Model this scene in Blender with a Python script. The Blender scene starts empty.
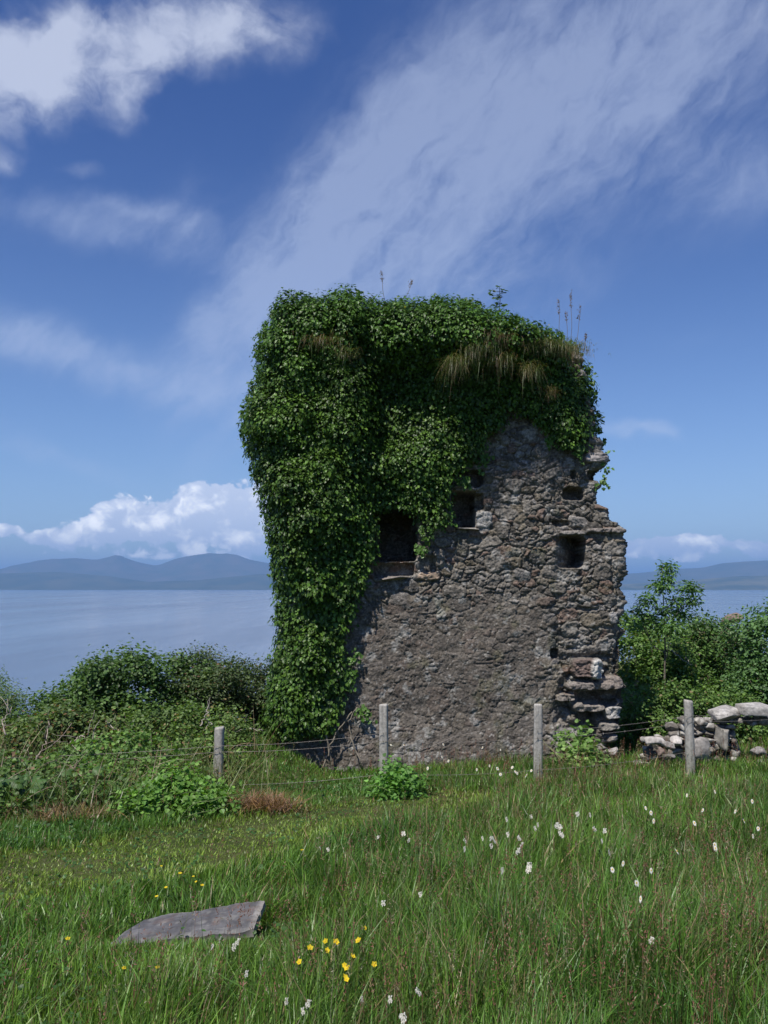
import bpy, math, random
import numpy as np
from mathutils import Vector

# ------------------------------------------------------------------ camera, world, sun, exposure
SC = bpy.context.scene
COL = SC.collection
F = 910.0
PITCH = math.radians(4.8)
cp, sp = math.cos(PITCH), math.sin(PITCH)

cam_d = bpy.data.cameras.new('camera')
cam_d.sensor_fit = 'VERTICAL'
cam_d.sensor_height = 36.0
cam_d.sensor_width = 27.0
cam_d.lens = 36.0 * F / 1024.0
cam_d.clip_start = 0.05
cam_d.clip_end = 120000.0
cam = bpy.data.objects.new('camera', cam_d)
COL.objects.link(cam)
cam.location = (0, 0, 0)
cam.rotation_euler = (math.radians(90) + PITCH, 0, 0)
SC.camera = cam

TO_SUN = Vector((-0.27, -0.42, 0.87)).normalized()
SUN_EL = math.asin(TO_SUN.z)
SUN_AZ = math.atan2(TO_SUN.x, TO_SUN.y)
sun_d = bpy.data.lights.new('sun', 'SUN')
sun_d.energy = 4.9
sun_d.angle = math.radians(0.55)
sun_d.color = (1.0, 0.95, 0.87)
sun = bpy.data.objects.new('sun', sun_d)
COL.objects.link(sun)
sun.rotation_euler = TO_SUN.to_track_quat('Z', 'Y').to_euler()

SC.view_settings.view_transform = 'Standard'
SC.view_settings.look = 'None'
SC.view_settings.gamma = 1.0
SC.view_settings.use_curve_mapping = False
SC.view_settings.exposure = 0.22
SC.render.engine = 'CYCLES'
SC.cycles.use_denoising = True
SC.cycles.max_bounces = 6
SC.cycles.diffuse_bounces = 3
SC.cycles.glossy_bounces = 2
SC.cycles.transmission_bounces = 4
SC.cycles.transparent_max_bounces = 4
SC.cycles.volume_bounces = 0
SC.cycles.caustics_reflective = False
SC.cycles.caustics_refractive = False
SC.cycles.sample_clamp_indirect = 4.0


def ray(px, py):
    u = px - 384.0
    v = 512.0 - py
    y = F * cp - v * sp
    z = v * cp + F * sp
    return u / y, z / y


def at(px, py, Y):
    a, b = ray(px, py)
    return (a * Y, Y, b * Y)


def azel(px, py):
    a, b = ray(px, py)
    az = math.degrees(math.atan2(a, 1.0))
    el = math.degrees(math.atan2(b, math.hypot(a, 1.0)))
    return az, el


# ---- tiny expression layer over shader math nodes
class X:
    def __init__(self, nt, s):
        self.nt, self.s = nt, s

    def _op(self, op, a, b=None, c=None, clamp=False):
        n = self.nt.nodes.new('ShaderNodeMath')
        n.operation = op
        n.use_clamp = clamp
        for i, v in enumerate((a, b, c)):
            if v is None:
                continue
            if isinstance(v, X):
                self.nt.links.new(v.s, n.inputs[i])
            else:
                n.inputs[i].default_value = v
        return X(self.nt, n.outputs[0])

    def __add__(self, o): return self._op('ADD', self, o)
    def __radd__(self, o): return self._op('ADD', o, self)
    def __sub__(self, o): return self._op('SUBTRACT', self, o)
    def __rsub__(self, o): return self._op('SUBTRACT', o, self)
    def __mul__(self, o): return self._op('MULTIPLY', self, o)
    def __rmul__(self, o): return self._op('MULTIPLY', o, self)
    def __truediv__(self, o): return self._op('DIVIDE', self, o)
    def f(self, op, b=None, c=None): return self._op(op, self, b, c)
    def clamp(self): return self._op('ADD', self, 0.0, clamp=True)
    def exp(self): return self._op('EXPONENT', self)

    def smooth(self, lo, hi):
        n = self.nt.nodes.new('ShaderNodeMapRange')
        n.interpolation_type = 'SMOOTHSTEP'
        self.nt.links.new(self.s, n.inputs[0])
        n.inputs[1].default_value = lo
        n.inputs[2].default_value = hi
        return X(self.nt, n.outputs[0])


def noise_x(nt, vec, scale, detail=5, rough=0.55, dist=0.0):
    n = nt.nodes.new('ShaderNodeTexNoise')
    nt.links.new(vec, n.inputs['Vector'])
    n.inputs['Scale'].default_value = scale
    n.inputs['Detail'].default_value = detail
    n.inputs['Roughness'].default_value = rough
    n.inputs['Distortion'].default_value = dist
    return X(nt, n.outputs['Fac'])


def comb(nt, a, b, c=0.0):
    n = nt.nodes.new('ShaderNodeCombineXYZ')
    for i, v in enumerate((a, b, c)):
        if isinstance(v, X):
            nt.links.new(v.s, n.inputs[i])
        else:
            n.inputs[i].default_value = v
    return n.outputs[0]


def mixc(nt, fac, a, b, blend='MIX'):
    n = nt.nodes.new('ShaderNodeMix')
    n.data_type = 'RGBA'
    n.blend_type = blend
    fs = [s for s in n.inputs if s.enabled or True]
    fin = n.inputs[0]
    ain, bin_ = n.inputs[6], n.inputs[7]
    for s, v in ((fin, fac), (ain, a), (bin_, b)):
        if isinstance(v, X):
            nt.links.new(v.s, s)
        elif isinstance(v, (tuple, list)):
            s.default_value = (*v[:3], 1.0)
        elif isinstance(v, (int, float)):
            s.default_value = v
        else:
            nt.links.new(v, s)
    return n.outputs[2]


def build_world():
    w = bpy.data.worlds.new('World')
    SC.world = w
    w.use_nodes = True
    nt = w.node_tree
    nt.nodes.clear()
    out = nt.nodes.new('ShaderNodeOutputWorld')
    bg = nt.nodes.new('ShaderNodeBackground')
    bg.inputs['Strength'].default_value = 0.10
    nt.links.new(bg.outputs[0], out.inputs['Surface'])
    sky = nt.nodes.new('ShaderNodeTexSky')
    sky.sky_type = 'NISHITA'
    sky.sun_disc = False
    sky.sun_elevation = SUN_EL
    sky.sun_rotation = SUN_AZ
    sky.altitude = 20
    sky.air_density = 1.0
    sky.dust_density = 0.35
    sky.ozone_density = 2.5
    tc = nt.nodes.new('ShaderNodeTexCoord')
    sep = nt.nodes.new('ShaderNodeSeparateXYZ')
    nt.links.new(tc.outputs['Generated'], sep.inputs[0])
    dx, dy, dz = (X(nt, sep.outputs[i]) for i in range(3))
    az = dx.f('ARCTAN2', dy) * 57.2958
    el = dz.f('ARCSINE') * 57.2958
    v0 = comb(nt, az, el)
    # domain warp shared by the soft clouds
    wn = noise_x(nt, v0, 0.22, 4, 0.6)
    wn2 = noise_x(nt, comb(nt, az + 40.0, el + 17.0), 0.22, 4, 0.6)
    azw = az + (wn - 0.5) * 3.0
    elw = el + (wn2 - 0.5) * 2.4

    def blob(px, py, rx, ry, rot=0.0, warp=True, amp=1.0):
        a0, e0 = azel(px, py)
        A = (azw if warp else az) - a0
        E = (elw if warp else el) - e0
        r = math.radians(rot)
        c, s = math.cos(r), math.sin(r)
        k = 15.9
        u = (A * c + E * s) * (k / rx)
        v = (E * c - A * s) * (k / ry)
        return ((u * u + v * v) * -1.0).exp() * amp

    def total(lst):
        t = lst[0]
        for q in lst[1:]:
            t = t + q
        return t
    # thin cirrus sweep
    r = math.radians(42)
    al = azw * math.cos(r) + elw * math.sin(r)
    ac = elw * math.cos(r) - azw * math.sin(r)
    n1 = noise_x(nt, comb(nt, al * 0.35, ac), 0.16, 8, 0.62, 0.6)
    n2 = noise_x(nt, comb(nt, al * 0.5, ac), 0.75, 6, 0.6, 0.3)
    cir = total([blob(300, 250, 150, 48, 52, amp=0.95), blob(400, 200, 200, 85, 45, amp=0.62), blob(560, 110, 250, 120, 30, amp=0.55),
                 blob(680, 60, 190, 90, 15, amp=0.6), blob(450, 300, 150, 60, 10, amp=0.45),
                 blob(745, 185, 70, 40, 0, amp=0.45), blob(205, 320, 35, 16, 35, amp=0.5),
                 blob(700, 340, 60, 18, 0, amp=0.12), blob(225, 450, 90, 50, 40, amp=0.28),
                 blob(110, 368, 150, 26, -12, amp=0.62), blob(20, 335, 60, 30, -15, amp=0.5),
                 blob(80, 225, 120, 22, -6, amp=0.62), blob(150, 212, 55, 12, -8, amp=0.62),
                 blob(60, 455, 90, 14, -20, amp=0.45), blob(190, 205, 26, 40, -30, amp=0.32)])
    cirrus = (cir * (n1 * 1.7 + n2 * 0.9 - 0.60)).smooth(0.03, 0.92)
    # soft altocumulus in the upper left
    n3 = noise_x(nt, comb(nt, azw, elw * 1.25), 0.26, 9, 0.58, 0.2)
    alto = total([blob(70, 45, 90, 32, 8, amp=1.0), blob(25, 95, 60, 34, 20, amp=1.0),
                  blob(215, 30, 100, 30, 5, amp=1.1), blob(130, 90, 28, 34, -50, amp=0.6),
                  blob(0, 165, 26, 12, 0, amp=0.45), blob(80, 172, 24, 8, 0, amp=0.35),
                  blob(750, 15, 40, 25, 0, amp=0.35), blob(640, 432, 42, 13, -8, amp=0.62)])
    altoc = (alto * 0.85 + (n3 - 0.5) * 2.6 * alto.clamp()).smooth(0.10, 1.15)
    # cumulus banked over the far hills
    vc = comb(nt, az * 1.0, el * 1.25)
    wc = noise_x(nt, vc, 0.7, 6, 0.55)
    azc = az + (wc - 0.5) * 1.2
    nc = noise_x(nt, comb(nt, azc, el * 1.25), 0.36, 8, 0.5, 0.0)
    nup = noise_x(nt, comb(nt, azc - 0.35, (el + 0.7) * 1.25), 0.36, 5, 0.5, 0.0)

    def cb(px, py, rx, ry, amp=1.0):
        return blob(px, py, rx, ry, 0, warp=False, amp=amp)
    cum = total([cb(122, 518, 46, 22, 1.05), cb(105, 537, 45, 12, 0.5), cb(208, 505, 40, 22, 1.05),
                 cb(264, 508, 46, 30, 0.9), cb(225, 535, 75, 17, 0.7), cb(6, 530, 16, 8, 0.75),
                 cb(45, 541, 20, 9, 0.8), cb(140, 556, 190, 7, 0.32), cb(330, 530, 80, 30, 0.8),
                 cb(480, 540, 90, 22, 0.7),
                 cb(655, 546, 34, 9, 0.85), cb(700, 541, 38, 10, 0.95), cb(765, 549, 34, 10, 0.85),
                 cb(700, 558, 120, 7, 0.35)])
    vor = nt.nodes.new('ShaderNodeTexVoronoi'); vor.feature = 'SMOOTH_F1'; vor.inputs['Scale'].default_value = 0.62; vor.inputs['Smoothness'].default_value = 0.4
    vor.inputs['Detail'].default_value = 3.0; vor.inputs['Roughness'].default_value = 0.55
    nt.links.new(comb(nt, azc, elw * 1.2), vor.inputs['Vector'])
    bil = 0.62 - X(nt, vor.outputs['Distance'])
    cum_d = (cum + ((nc - 0.5) * 2.0 + bil * 0.75) * cum.f('MINIMUM', 0.7)).smooth(0.30, 0.44)
    cshade = ((nc - nup) * 2.6 + bil * 0.9 + 0.50).smooth(0.0, 0.95)
    # colours, in the sky texture's own units
    grade = mixc(nt, el.smooth(1.0, 32.0), (0.80, 0.89, 1.10), (0.32, 0.47, 0.84))
    sk = mixc(nt, 1.0, sky.outputs[0], grade, 'MULTIPLY')
    c1 = mixc(nt, cirrus * 0.46, sk, (5.0, 5.8, 7.7))
    c2 = mixc(nt, altoc * 0.68, c1, (6.6, 7.1, 8.4))
    cumcol = mixc(nt, cshade, (6.4, 7.1, 8.8), (14.5, 14.3, 14.0))
    c3 = mixc(nt, cum_d * 0.95, c2, cumcol)
    nt.links.new(c3, bg.inputs['Color'])
    w.cycles.sampling_method = 'MANUAL'
    w.cycles.sample_map_resolution = 512


build_world()

# ------------------------------------------------------------------ numpy noise
def _hash(ix, iy, iz, seed):
    h = (ix.astype(np.int64) * 374761393 + iy.astype(np.int64) * 668265263 + iz.astype(np.int64) * 2147483647 + seed * 974634777) & 0xFFFFFFFF
    h = ((h ^ (h >> 13)) * 1274126177) & 0xFFFFFFFF
    h = (h ^ (h >> 16)) & 0xFFFFFFFF
    h = (h * 2246822519) & 0xFFFFFFFF
    h = h ^ (h >> 15)
    return (h & 0xFFFFFF) / float(0xFFFFFF)


def vnoise(x, y, z=None, seed=0):
    x = np.asarray(x, float); y = np.asarray(y, float)
    z = np.zeros_like(x) if z is None else np.asarray(z, float)
    x, y, z = np.broadcast_arrays(x, y, z)
    ix, iy, iz = np.floor(x), np.floor(y), np.floor(z)
    fx, fy, fz = x - ix, y - iy, z - iz
    fx = fx * fx * (3 - 2 * fx); fy = fy * fy * (3 - 2 * fy); fz = fz * fz * (3 - 2 * fz)
    r = 0
    for a in (0, 1):
        for b in (0, 1):
            for c in (0, 1):
                w = (fx if a else 1 - fx) * (fy if b else 1 - fy) * (fz if c else 1 - fz)
                r = r + w * _hash(ix + a, iy + b, iz + c, seed)
    return r


def fbm(x, y, z=None, seed=0, oct=4, rough=0.5):
    s, a, t = 0, 1.0, 0
    for o in range(oct):
        k = 2.0 ** o
        s = s + a * vnoise(np.asarray(x) * k + 17.3 * o, np.asarray(y) * k + 5.1 * o, None if z is None else np.asarray(z) * k, seed + o)
        t += a
        a *= rough
    return s / t


def sstep(a, b, x):
    t = np.clip((np.asarray(x, float) - a) / (b - a), 0, 1)
    return t * t * (3 - 2 * t)


RNG = np.random.default_rng(11)

# ------------------------------------------------------------------ mesh + object helpers
def mesh_from(name, verts, tris, mat, cols=None, smooth=False, quads=None):
    verts = np.asarray(verts, np.float32).reshape(-1, 3)
    parts = []
    me = bpy.data.meshes.new(name)
    me.vertices.add(len(verts))
    me.vertices.foreach_set('co', verts.ravel())
    loops, starts, n = [], [], 0
    if tris is not None and len(tris):
        t = np.asarray(tris, np.int32).reshape(-1, 3)
        loops.append(t.ravel()); starts.append(np.arange(len(t)) * 3 + n); n += t.size
    if quads is not None and len(quads):
        q = np.asarray(quads, np.int32).reshape(-1, 4)
        loops.append(q.ravel()); starts.append(np.arange(len(q)) * 4 + n); n += q.size
    loops = np.concatenate(loops).astype(np.int32)
    starts = np.concatenate(starts).astype(np.int32)
    me.loops.add(len(loops))
    me.loops.foreach_set('vertex_index', loops)
    me.polygons.add(len(starts))
    me.polygons.foreach_set('loop_start', starts)
    me.polygons.foreach_set('use_smooth', np.full(len(starts), smooth))
    me.update(calc_edges=True)
    if cols is not None:
        a = me.color_attributes.new('tint', 'FLOAT_COLOR', 'POINT')
        c = np.ones((len(verts), 4), np.float32)
        c[:, :3] = cols
        a.data.foreach_set('color', c.ravel())
    if mat is not None:
        me.materials.append(mat)
    me.validate()
    return me


def obj(name, me, parent=None, loc=None):
    o = bpy.data.objects.new(name, me)
    COL.objects.link(o)
    if parent is not None:
        o.parent = parent
    if loc is not None:
        o.location = loc
    return o


def tag(o, label=None, cat=None, group=None, kind=None):
    if label: o['label'] = label
    if cat: o['category'] = cat
    if group: o['group'] = group
    if kind: o['kind'] = kind
    return o


def empty(name, loc, label, cat, group=None):
    o = obj(name, None)
    o.location = loc
    return tag(o, label, cat, group)


def rel(o_loc, verts):
    return np.asarray(verts, float) - np.asarray(o_loc, float)[None, :]


class Acc:
    """collects several pieces (tris) into one mesh"""
    def __init__(self):
        self.v, self.t, self.c, self.n = [], [], [], 0

    def add(self, v, t, c=None):
        v = np.asarray(v, float).reshape(-1, 3)
        self.v.append(v)
        self.t.append(np.asarray(t, np.int64).reshape(-1, 3) + self.n)
        cc = np.ones((len(v), 3)) * (np.asarray(c) if c is not None else 1.0)
        self.c.append(cc)
        self.n += len(v)

    def build(self, name, mat, origin=(0, 0, 0), smooth=False):
        return mesh_from(name, rel(origin, np.concatenate(self.v)), np.concatenate(self.t), mat, np.concatenate(self.c), smooth)


def tube(pts, rads, n=6, seedj=0.0):
    pts = np.asarray(pts, float); rads = np.broadcast_to(np.asarray(rads, float), (len(pts),))
    d = np.gradient(pts, axis=0)
    d /= np.linalg.norm(d, axis=1)[:, None] + 1e-9
    up = np.array([0.31, 0.2, 0.93])
    s1 = np.cross(d, up); s1 /= np.linalg.norm(s1, axis=1)[:, None] + 1e-9
    s2 = np.cross(d, s1)
    an = np.arange(n) * 2 * math.pi / n
    ring = pts[:, None, :] + rads[:, None, None] * (np.cos(an)[None, :, None] * s1[:, None, :] + np.sin(an)[None, :, None] * s2[:, None, :])
    v = ring.reshape(-1, 3)
    t = []
    m = len(pts)
    for i in range(m - 1):
        for j in range(n):
            a, b = i * n + j, i * n + (j + 1) % n
            t += [(a, b, b + n), (a, b + n, a + n)]
    v = np.vstack([v, pts[0], pts[-1]])
    for j in range(n):
        t.append((m * n, (j + 1) % n, j))
        t.append((m * n + 1, (m - 1) * n + j, (m - 1) * n + (j + 1) % n))
    return v, np.array(t)


ICO_V = ICO_T = None
def ico(sub):
    import bmesh
    bm = bmesh.new()
    bmesh.ops.create_icosphere(bm, subdivisions=sub, radius=1.0)
    v = np.array([list(x.co) for x in bm.verts]); t = np.array([[q.index for q in f.verts] for f in bm.faces])
    bm.free()
    return v, t
ICO3 = ico(3)
ICO4 = ico(4)


def stone_vt(c, size, seed, rough=0.12, box=0.55, rot=(0, 0, 0), hi=False):
    """one boulder/slab: rounded box with chipped faces"""
    v, t = ICO4 if hi else ICO3
    v = v.copy()
    # push towards a box
    m = np.abs(v).max(axis=1)[:, None]
    v = v * (1 - box) + (v / m) * box * 0.82
    r = np.random.default_rng(seed)
    for k in range(11):
        nrm = r.normal(size=3); nrm /= np.linalg.norm(nrm)
        lim = r.uniform(0.5, 0.9)
        dd = v @ nrm - lim
        v = v - np.clip(dd, 0, None)[:, None] * nrm
    nn = fbm(v[:, 0] * 2.2 + seed, v[:, 1] * 2.2, v[:, 2] * 2.2, seed, 4) - 0.5
    v = v * (1 + rough * 2 * nn)[:, None]
    v = v * np.asarray(size)[None, :] * 0.5
    from mathutils import Euler
    R = np.array(Euler(rot).to_matrix())
    v = v @ R.T
    return v + np.asarray(c)[None, :], t


# ------------------------------------------------------------------ materials
def new_mat(name):
    m = bpy.data.materials.new(name)
    m.use_nodes = True
    nt = m.node_tree
    nt.nodes.clear()
    out = nt.nodes.new('ShaderNodeOutputMaterial')
    return m, nt, out


def objvec(nt):
    return nt.nodes.new('ShaderNodeTexCoord').outputs['Object']


def geovec(nt):
    return nt.nodes.new('ShaderNodeNewGeometry').outputs['Position']


def leaf_mat(name, rough=0.4, trans=0.35, spec=0.5, tcol=(1.5, 1.7, 0.6)):
    m, nt, out = new_mat(name)
    at_ = nt.nodes.new('ShaderNodeVertexColor'); at_.layer_name = 'tint'
    p = nt.nodes.new('ShaderNodeBsdfPrincipled')
    n = noise_x(nt, geovec(nt), 9.0, 3, 0.6)
    col = mixc(nt, n.smooth(0.3, 0.7), mixc(nt, 1.0, at_.outputs[0], (0.82, 0.84, 0.8), 'MULTIPLY'), mixc(nt, 1.0, at_.outputs[0], (1.15, 1.12, 1.05), 'MULTIPLY'))
    nt.links.new(col, p.inputs['Base Color'])
    p.inputs['Roughness'].default_value = rough
    p.inputs['Specular IOR Level'].default_value = spec
    tr = nt.nodes.new('ShaderNodeBsdfTranslucent')
    nt.links.new(mixc(nt, 1.0, col, tcol, 'MULTIPLY'), tr.inputs['Color'])
    mx = nt.nodes.new('ShaderNodeMixShader')
    mx.inputs[0].default_value = trans
    nt.links.new(p.outputs[0], mx.inputs[1]); nt.links.new(tr.outputs[0], mx.inputs[2])
    nt.links.new(mx.outputs[0], out.inputs['Surface'])
    return m


def tint_mat(name, rough=0.85, spec=0.3, nscale=30.0, var=0.35, bump=0.3, bdist=0.01, bscale=60.0):
    m, nt, out = new_mat(name)
    at_ = nt.nodes.new('ShaderNodeVertexColor'); at_.layer_name = 'tint'
    p = nt.nodes.new('ShaderNodeBsdfPrincipled')
    g = objvec(nt)
    n = noise_x(nt, g, nscale, 6, 0.65)
    k1, k2 = 1 - var, 1 + var
    col = mixc(nt, n.smooth(0.25, 0.75), mixc(nt, 1.0, at_.outputs[0], (k1, k1, k1), 'MULTIPLY'), mixc(nt, 1.0, at_.outputs[0], (k2, k2, k2), 'MULTIPLY'))
    nt.links.new(col, p.inputs['Base Color'])
    p.inputs['Roughness'].default_value = rough
    p.inputs['Specular IOR Level'].default_value = spec
    b = nt.nodes.new('ShaderNodeBump')
    b.inputs['Strength'].default_value = bump
    b.inputs['Distance'].default_value = bdist
    nt.links.new(noise_x(nt, g, bscale, 6, 0.7).s, b.inputs['Height'])
    nt.links.new(b.outputs[0], p.inputs['Normal'])
    nt.links.new(p.outputs[0], out.inputs['Surface'])
    return m


M = {}
M['ivy'] = leaf_mat('ivy_leaf', 0.42, 0.16, 0.28, (1.6, 1.6, 0.5))
M['leaf'] = leaf_mat('shrub_leaf', 0.5, 0.30, 0.35)
M['grass'] = leaf_mat('grass_blade', 0.42, 0.30, 0.45, (1.25, 1.4, 0.6))
M['petal'] = leaf_mat('petal', 0.6, 0.3, 0.2, (1, 1, 1))
M['masonry'] = tint_mat('rubble_masonry', 0.92, 0.2, 26.0, 0.42, 0.9, 0.02, 38.0)
M['stone'] = tint_mat('loose_stone', 0.9, 0.2, 14.0, 0.4, 0.5, 0.02, 30.0)
M['slab'] = tint_mat('slate_slab', 0.6, 0.4, 16.0, 0.35, 0.35, 0.006, 40.0)
M['bark'] = tint_mat('bark', 0.9, 0.2, 30.0, 0.4, 0.5, 0.006, 60.0)
M['wood'] = tint_mat('weathered_wood', 0.85, 0.25, 25.0, 0.3, 0.5, 0.006, 50.0)

# ------------------------------------------------------------------ ground
SEA = -20.0
PATH_A, PATH_B = np.array([-4.6, 4.7]), np.array([-0.5, 9.3])


def ground_z(x, y):
    x = np.asarray(x, float); y = np.asarray(y, float)
    z = -1.333 - 0.1056 * np.minimum(y, 15.2)
    z = z + (0.36 * sstep(-0.8, -1.7, x) + 0.05 * sstep(3.4, 4.4, x)) * sstep(12.0, 14.6, y)
    z = z + 0.022 * np.clip(x, -8, 8) * sstep(6, 12, y)
    edge = 18.0 + 1.0 * np.sin(x * 0.5) + np.clip(-x - 9, 0, 20) * 0.1
    d = np.clip(y - edge, 0, None)
    drop = 0.42 * d * sstep(0, 7, d)
    drop = np.where(drop > 24, 24 + (drop - 24) * 0.02, drop)
    z = z - drop
    z = z + 0.10 * (fbm(x * 0.5, y * 0.5, seed=3) - 0.5) * sstep(2, 6, y) + 0.9 * (fbm(x * 0.09, y * 0.09, seed=5) - 0.5) * sstep(18, 30, y)
    # knoll to the right behind the ruin
    k = np.exp(-(((x - 14.5) / 8.5) ** 2 + ((y - 44.0) / 8.0) ** 2))
    z = z + (10.9 + 3.0 * (fbm(x * 0.22, y * 0.22, seed=8) - 0.5)) * k ** 0.8 * sstep(20, 36, y)
    return np.maximum(z, -27.5)


def build_ground():
    xs = np.concatenate([np.linspace(-400, -34, 24)[:-1], np.linspace(-34, 34, 230), np.linspace(34, 400, 24)[1:]])
    ys = np.concatenate([np.linspace(-60, -4, 16)[:-1], np.linspace(-4, 22, 150), np.linspace(22, 80, 110)[1:], np.linspace(80, 500, 30)[1:]])
    gx, gy = np.meshgrid(xs, ys)
    gz = ground_z(gx, gy)
    v = np.stack([gx, gy, gz], -1).reshape(-1, 3)
    nx, ny = len(xs), len(ys)
    i = np.arange(ny - 1)[:, None] * nx + np.arange(nx - 1)[None, :]
    q = np.stack([i, i + 1, i + 1 + nx, i + nx], -1).reshape(-1, 4)
    m, nt, out = new_mat('turf')
    g = geovec(nt)
    p = nt.nodes.new('ShaderNodeBsdfPrincipled')
    n1 = noise_x(nt, g, 1.3, 6, 0.6); n2 = noise_x(nt, g, 14.0, 6, 0.7)
    c = mixc(nt, n1.smooth(0.35, 0.65), (0.035, 0.055, 0.014), (0.075, 0.085, 0.028))
    c = mixc(nt, n2.smooth(0.45, 0.75), c, (0.10, 0.085, 0.045))
    nt.links.new(c, p.inputs['Base Color'])
    p.inputs['Roughness'].default_value = 0.95
    p.inputs['Specular IOR Level'].default_value = 0.1
    b = nt.nodes.new('ShaderNodeBump'); b.inputs['Strength'].default_value = 0.8; b.inputs['Distance'].default_value = 0.04
    nt.links.new(n2.s, b.inputs['Height']); nt.links.new(b.outputs[0], p.inputs['Normal'])
    nt.links.new(p.outputs[0], out.inputs['Surface'])
    o = obj('ground', mesh_from('ground', v, None, m, smooth=True, quads=q))
    tag(o, kind='structure')


build_ground()


def build_sea():
    R = 60000.0
    v = [(-R, 20, SEA), (R, 20, SEA), (R, R, SEA), (-R, R, SEA)]
    m, nt, out = new_mat('sea_water')
    g = geovec(nt)
    p = nt.nodes.new('ShaderNodeBsdfPrincipled')
    p.inputs['Base Color'].default_value = (0.11, 0.14, 0.19, 1)
    p.inputs['Roughness'].default_value = 0.16
    p.inputs['IOR'].default_value = 1.42
    mp = nt.nodes.new('ShaderNodeMapping'); mp.inputs['Scale'].default_value = (0.8, 1.0, 1.0)
    nt.links.new(g, mp.inputs[0])
    n1 = noise_x(nt, mp.outputs[0], 2.2, 4, 0.55)
    m2 = nt.nodes.new('ShaderNodeMapping'); m2.inputs['Scale'].default_value = (1.0, 0.12, 1.0); nt.links.new(g, m2.inputs[0])
    n2 = noise_x(nt, m2.outputs[0], 0.012, 5, 0.6)
    b = nt.nodes.new('ShaderNodeBump'); b.inputs['Strength'].default_value = 0.045; b.inputs['Distance'].default_value = 0.03
    nt.links.new(n1.s, b.inputs['Height']); nt.links.new(b.outputs[0], p.inputs['Normal'])
    nt.links.new((n2.smooth(0.35, 0.7) * 0.12 + 0.14).s, p.inputs['Roughness'])
    nt.links.new(p.outputs[0], out.inputs['Surface'])
    o = obj('sea', mesh_from('sea', v, None, m, quads=[(0, 1, 2, 3)]))
    tag(o, kind='structure')


build_sea()


def hill_range(D, prof, depth, seed, c1, c2, name='hills', rough=1.0):
    """landmass whose skyline follows the pixel profile seen at distance D"""
    prof = np.array(prof, float)
    nx, ny = 420, 46
    pxs = np.linspace(prof[0, 0], prof[-1, 0], nx)
    pys = np.interp(pxs, prof[:, 0], prof[:, 1])
    k = 2
    pys = np.convolve(np.pad(pys, k, 'edge'), np.ones(2 * k + 1) / (2 * k + 1), 'valid')
    xs = (pxs - 384) / 906.8 * D
    hz = np.array([ray(a, b)[1] for a, b in zip(pxs, pys)]) * D - SEA
    hz = np.clip(hz, 5, None)
    t = np.linspace(0, 1, ny)
    up = np.sin(np.clip(t / 0.62, 0, 1) * math.pi / 2) ** 1.25
    down = np.where(t > 0.62, np.cos((t - 0.62) / 0.38 * math.pi / 2), 1)
    sh = up * down
    gx, gt = np.meshgrid(xs, t)
    y = D + (gt - 0.62) * depth
    n = fbm(gx / 1500.0 + 3, y / 1500.0, seed=seed, oct=6, rough=0.55) - 0.5
    h = hz[None, :] * sh[:, None]
    amp = np.sin(np.clip(gt, 0, 1) * math.pi) * (1 - sstep(0.55, 0.62, gt) * (1 - sstep(0.62, 0.7, gt)) * 0.75)
    h = h * (1 + n * 1.2 * amp * rough * (1 - 1.0 * np.exp(-((gt - 0.62) / 0.26) ** 2)))
    fade = sstep(0, 0.08, (pxs - pxs[0]) / (pxs[-1] - pxs[0])) * sstep(0, 0.08, (pxs[-1] - pxs) / (pxs[-1] - pxs[0]))
    h = h * fade[None, :]
    z = SEA - 5 + h + np.where((gt > 0) & (gt < 1), 5, 0)
    # widen x with distance so the skyline keeps its true bearing
    v = np.stack([gx * (y / D), y, z], -1).reshape(-1, 3)
    i = np.arange(ny - 1)[:, None] * nx + np.arange(nx - 1)[None, :]
    q = np.stack([i, i + 1, i + 1 + nx, i + nx], -1).reshape(-1, 4)
    m, nt, out = new_mat('moorland')
    p = nt.nodes.new('ShaderNodeBsdfPrincipled')
    g = geovec(nt)
    nn = noise_x(nt, g, 0.0022, 8, 0.65)
    nt.links.new(mixc(nt, nn.smooth(0.35, 0.65), c1, c2), p.inputs['Base Color'])
    p.inputs['Roughness'].default_value = 1.0
    p.inputs['Specular IOR Level'].default_value = 0.0
    nt.links.new(p.outputs[0], out.inputs['Surface'])
    o = obj(name, mesh_from(name, v, None, m, smooth=True, quads=q))
    tag(o, kind='structure')


hill_range(19000, [(-420, 580), (-200, 570), (-60, 566), (0, 570), (40, 561), (75, 558), (98, 560), (118, 555), (138, 562), (158, 566), (176, 559), (190, 556), (212, 553), (236, 557), (262, 562), (320, 572), (400, 580), (450, 586)],
           5000, 21, (0.05, 0.06, 0.03), (0.10, 0.085, 0.055))
hill_range(14500, [(-300, 586), (-120, 578), (-20, 574), (60, 572), (110, 576), (150, 582), (200, 580), (260, 574), (330, 578), (430, 584), (470, 587)],
           3000, 23, (0.035, 0.05, 0.025), (0.08, 0.08, 0.04))
hill_range(17500, [(470, 586), (560, 578), (640, 573), (672, 569), (700, 568), (722, 563), (768, 561), (830, 562), (960, 568), (1150, 580), (1300, 586)],
           4500, 25, (0.05, 0.06, 0.03), (0.09, 0.085, 0.05))
hill_range(12500, [(560, 588), (630, 584), (690, 580), (740, 576), (800, 575), (900, 578), (1100, 584), (1250, 588)],
           2500, 27, (0.04, 0.055, 0.025), (0.13, 0.12, 0.06))


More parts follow.
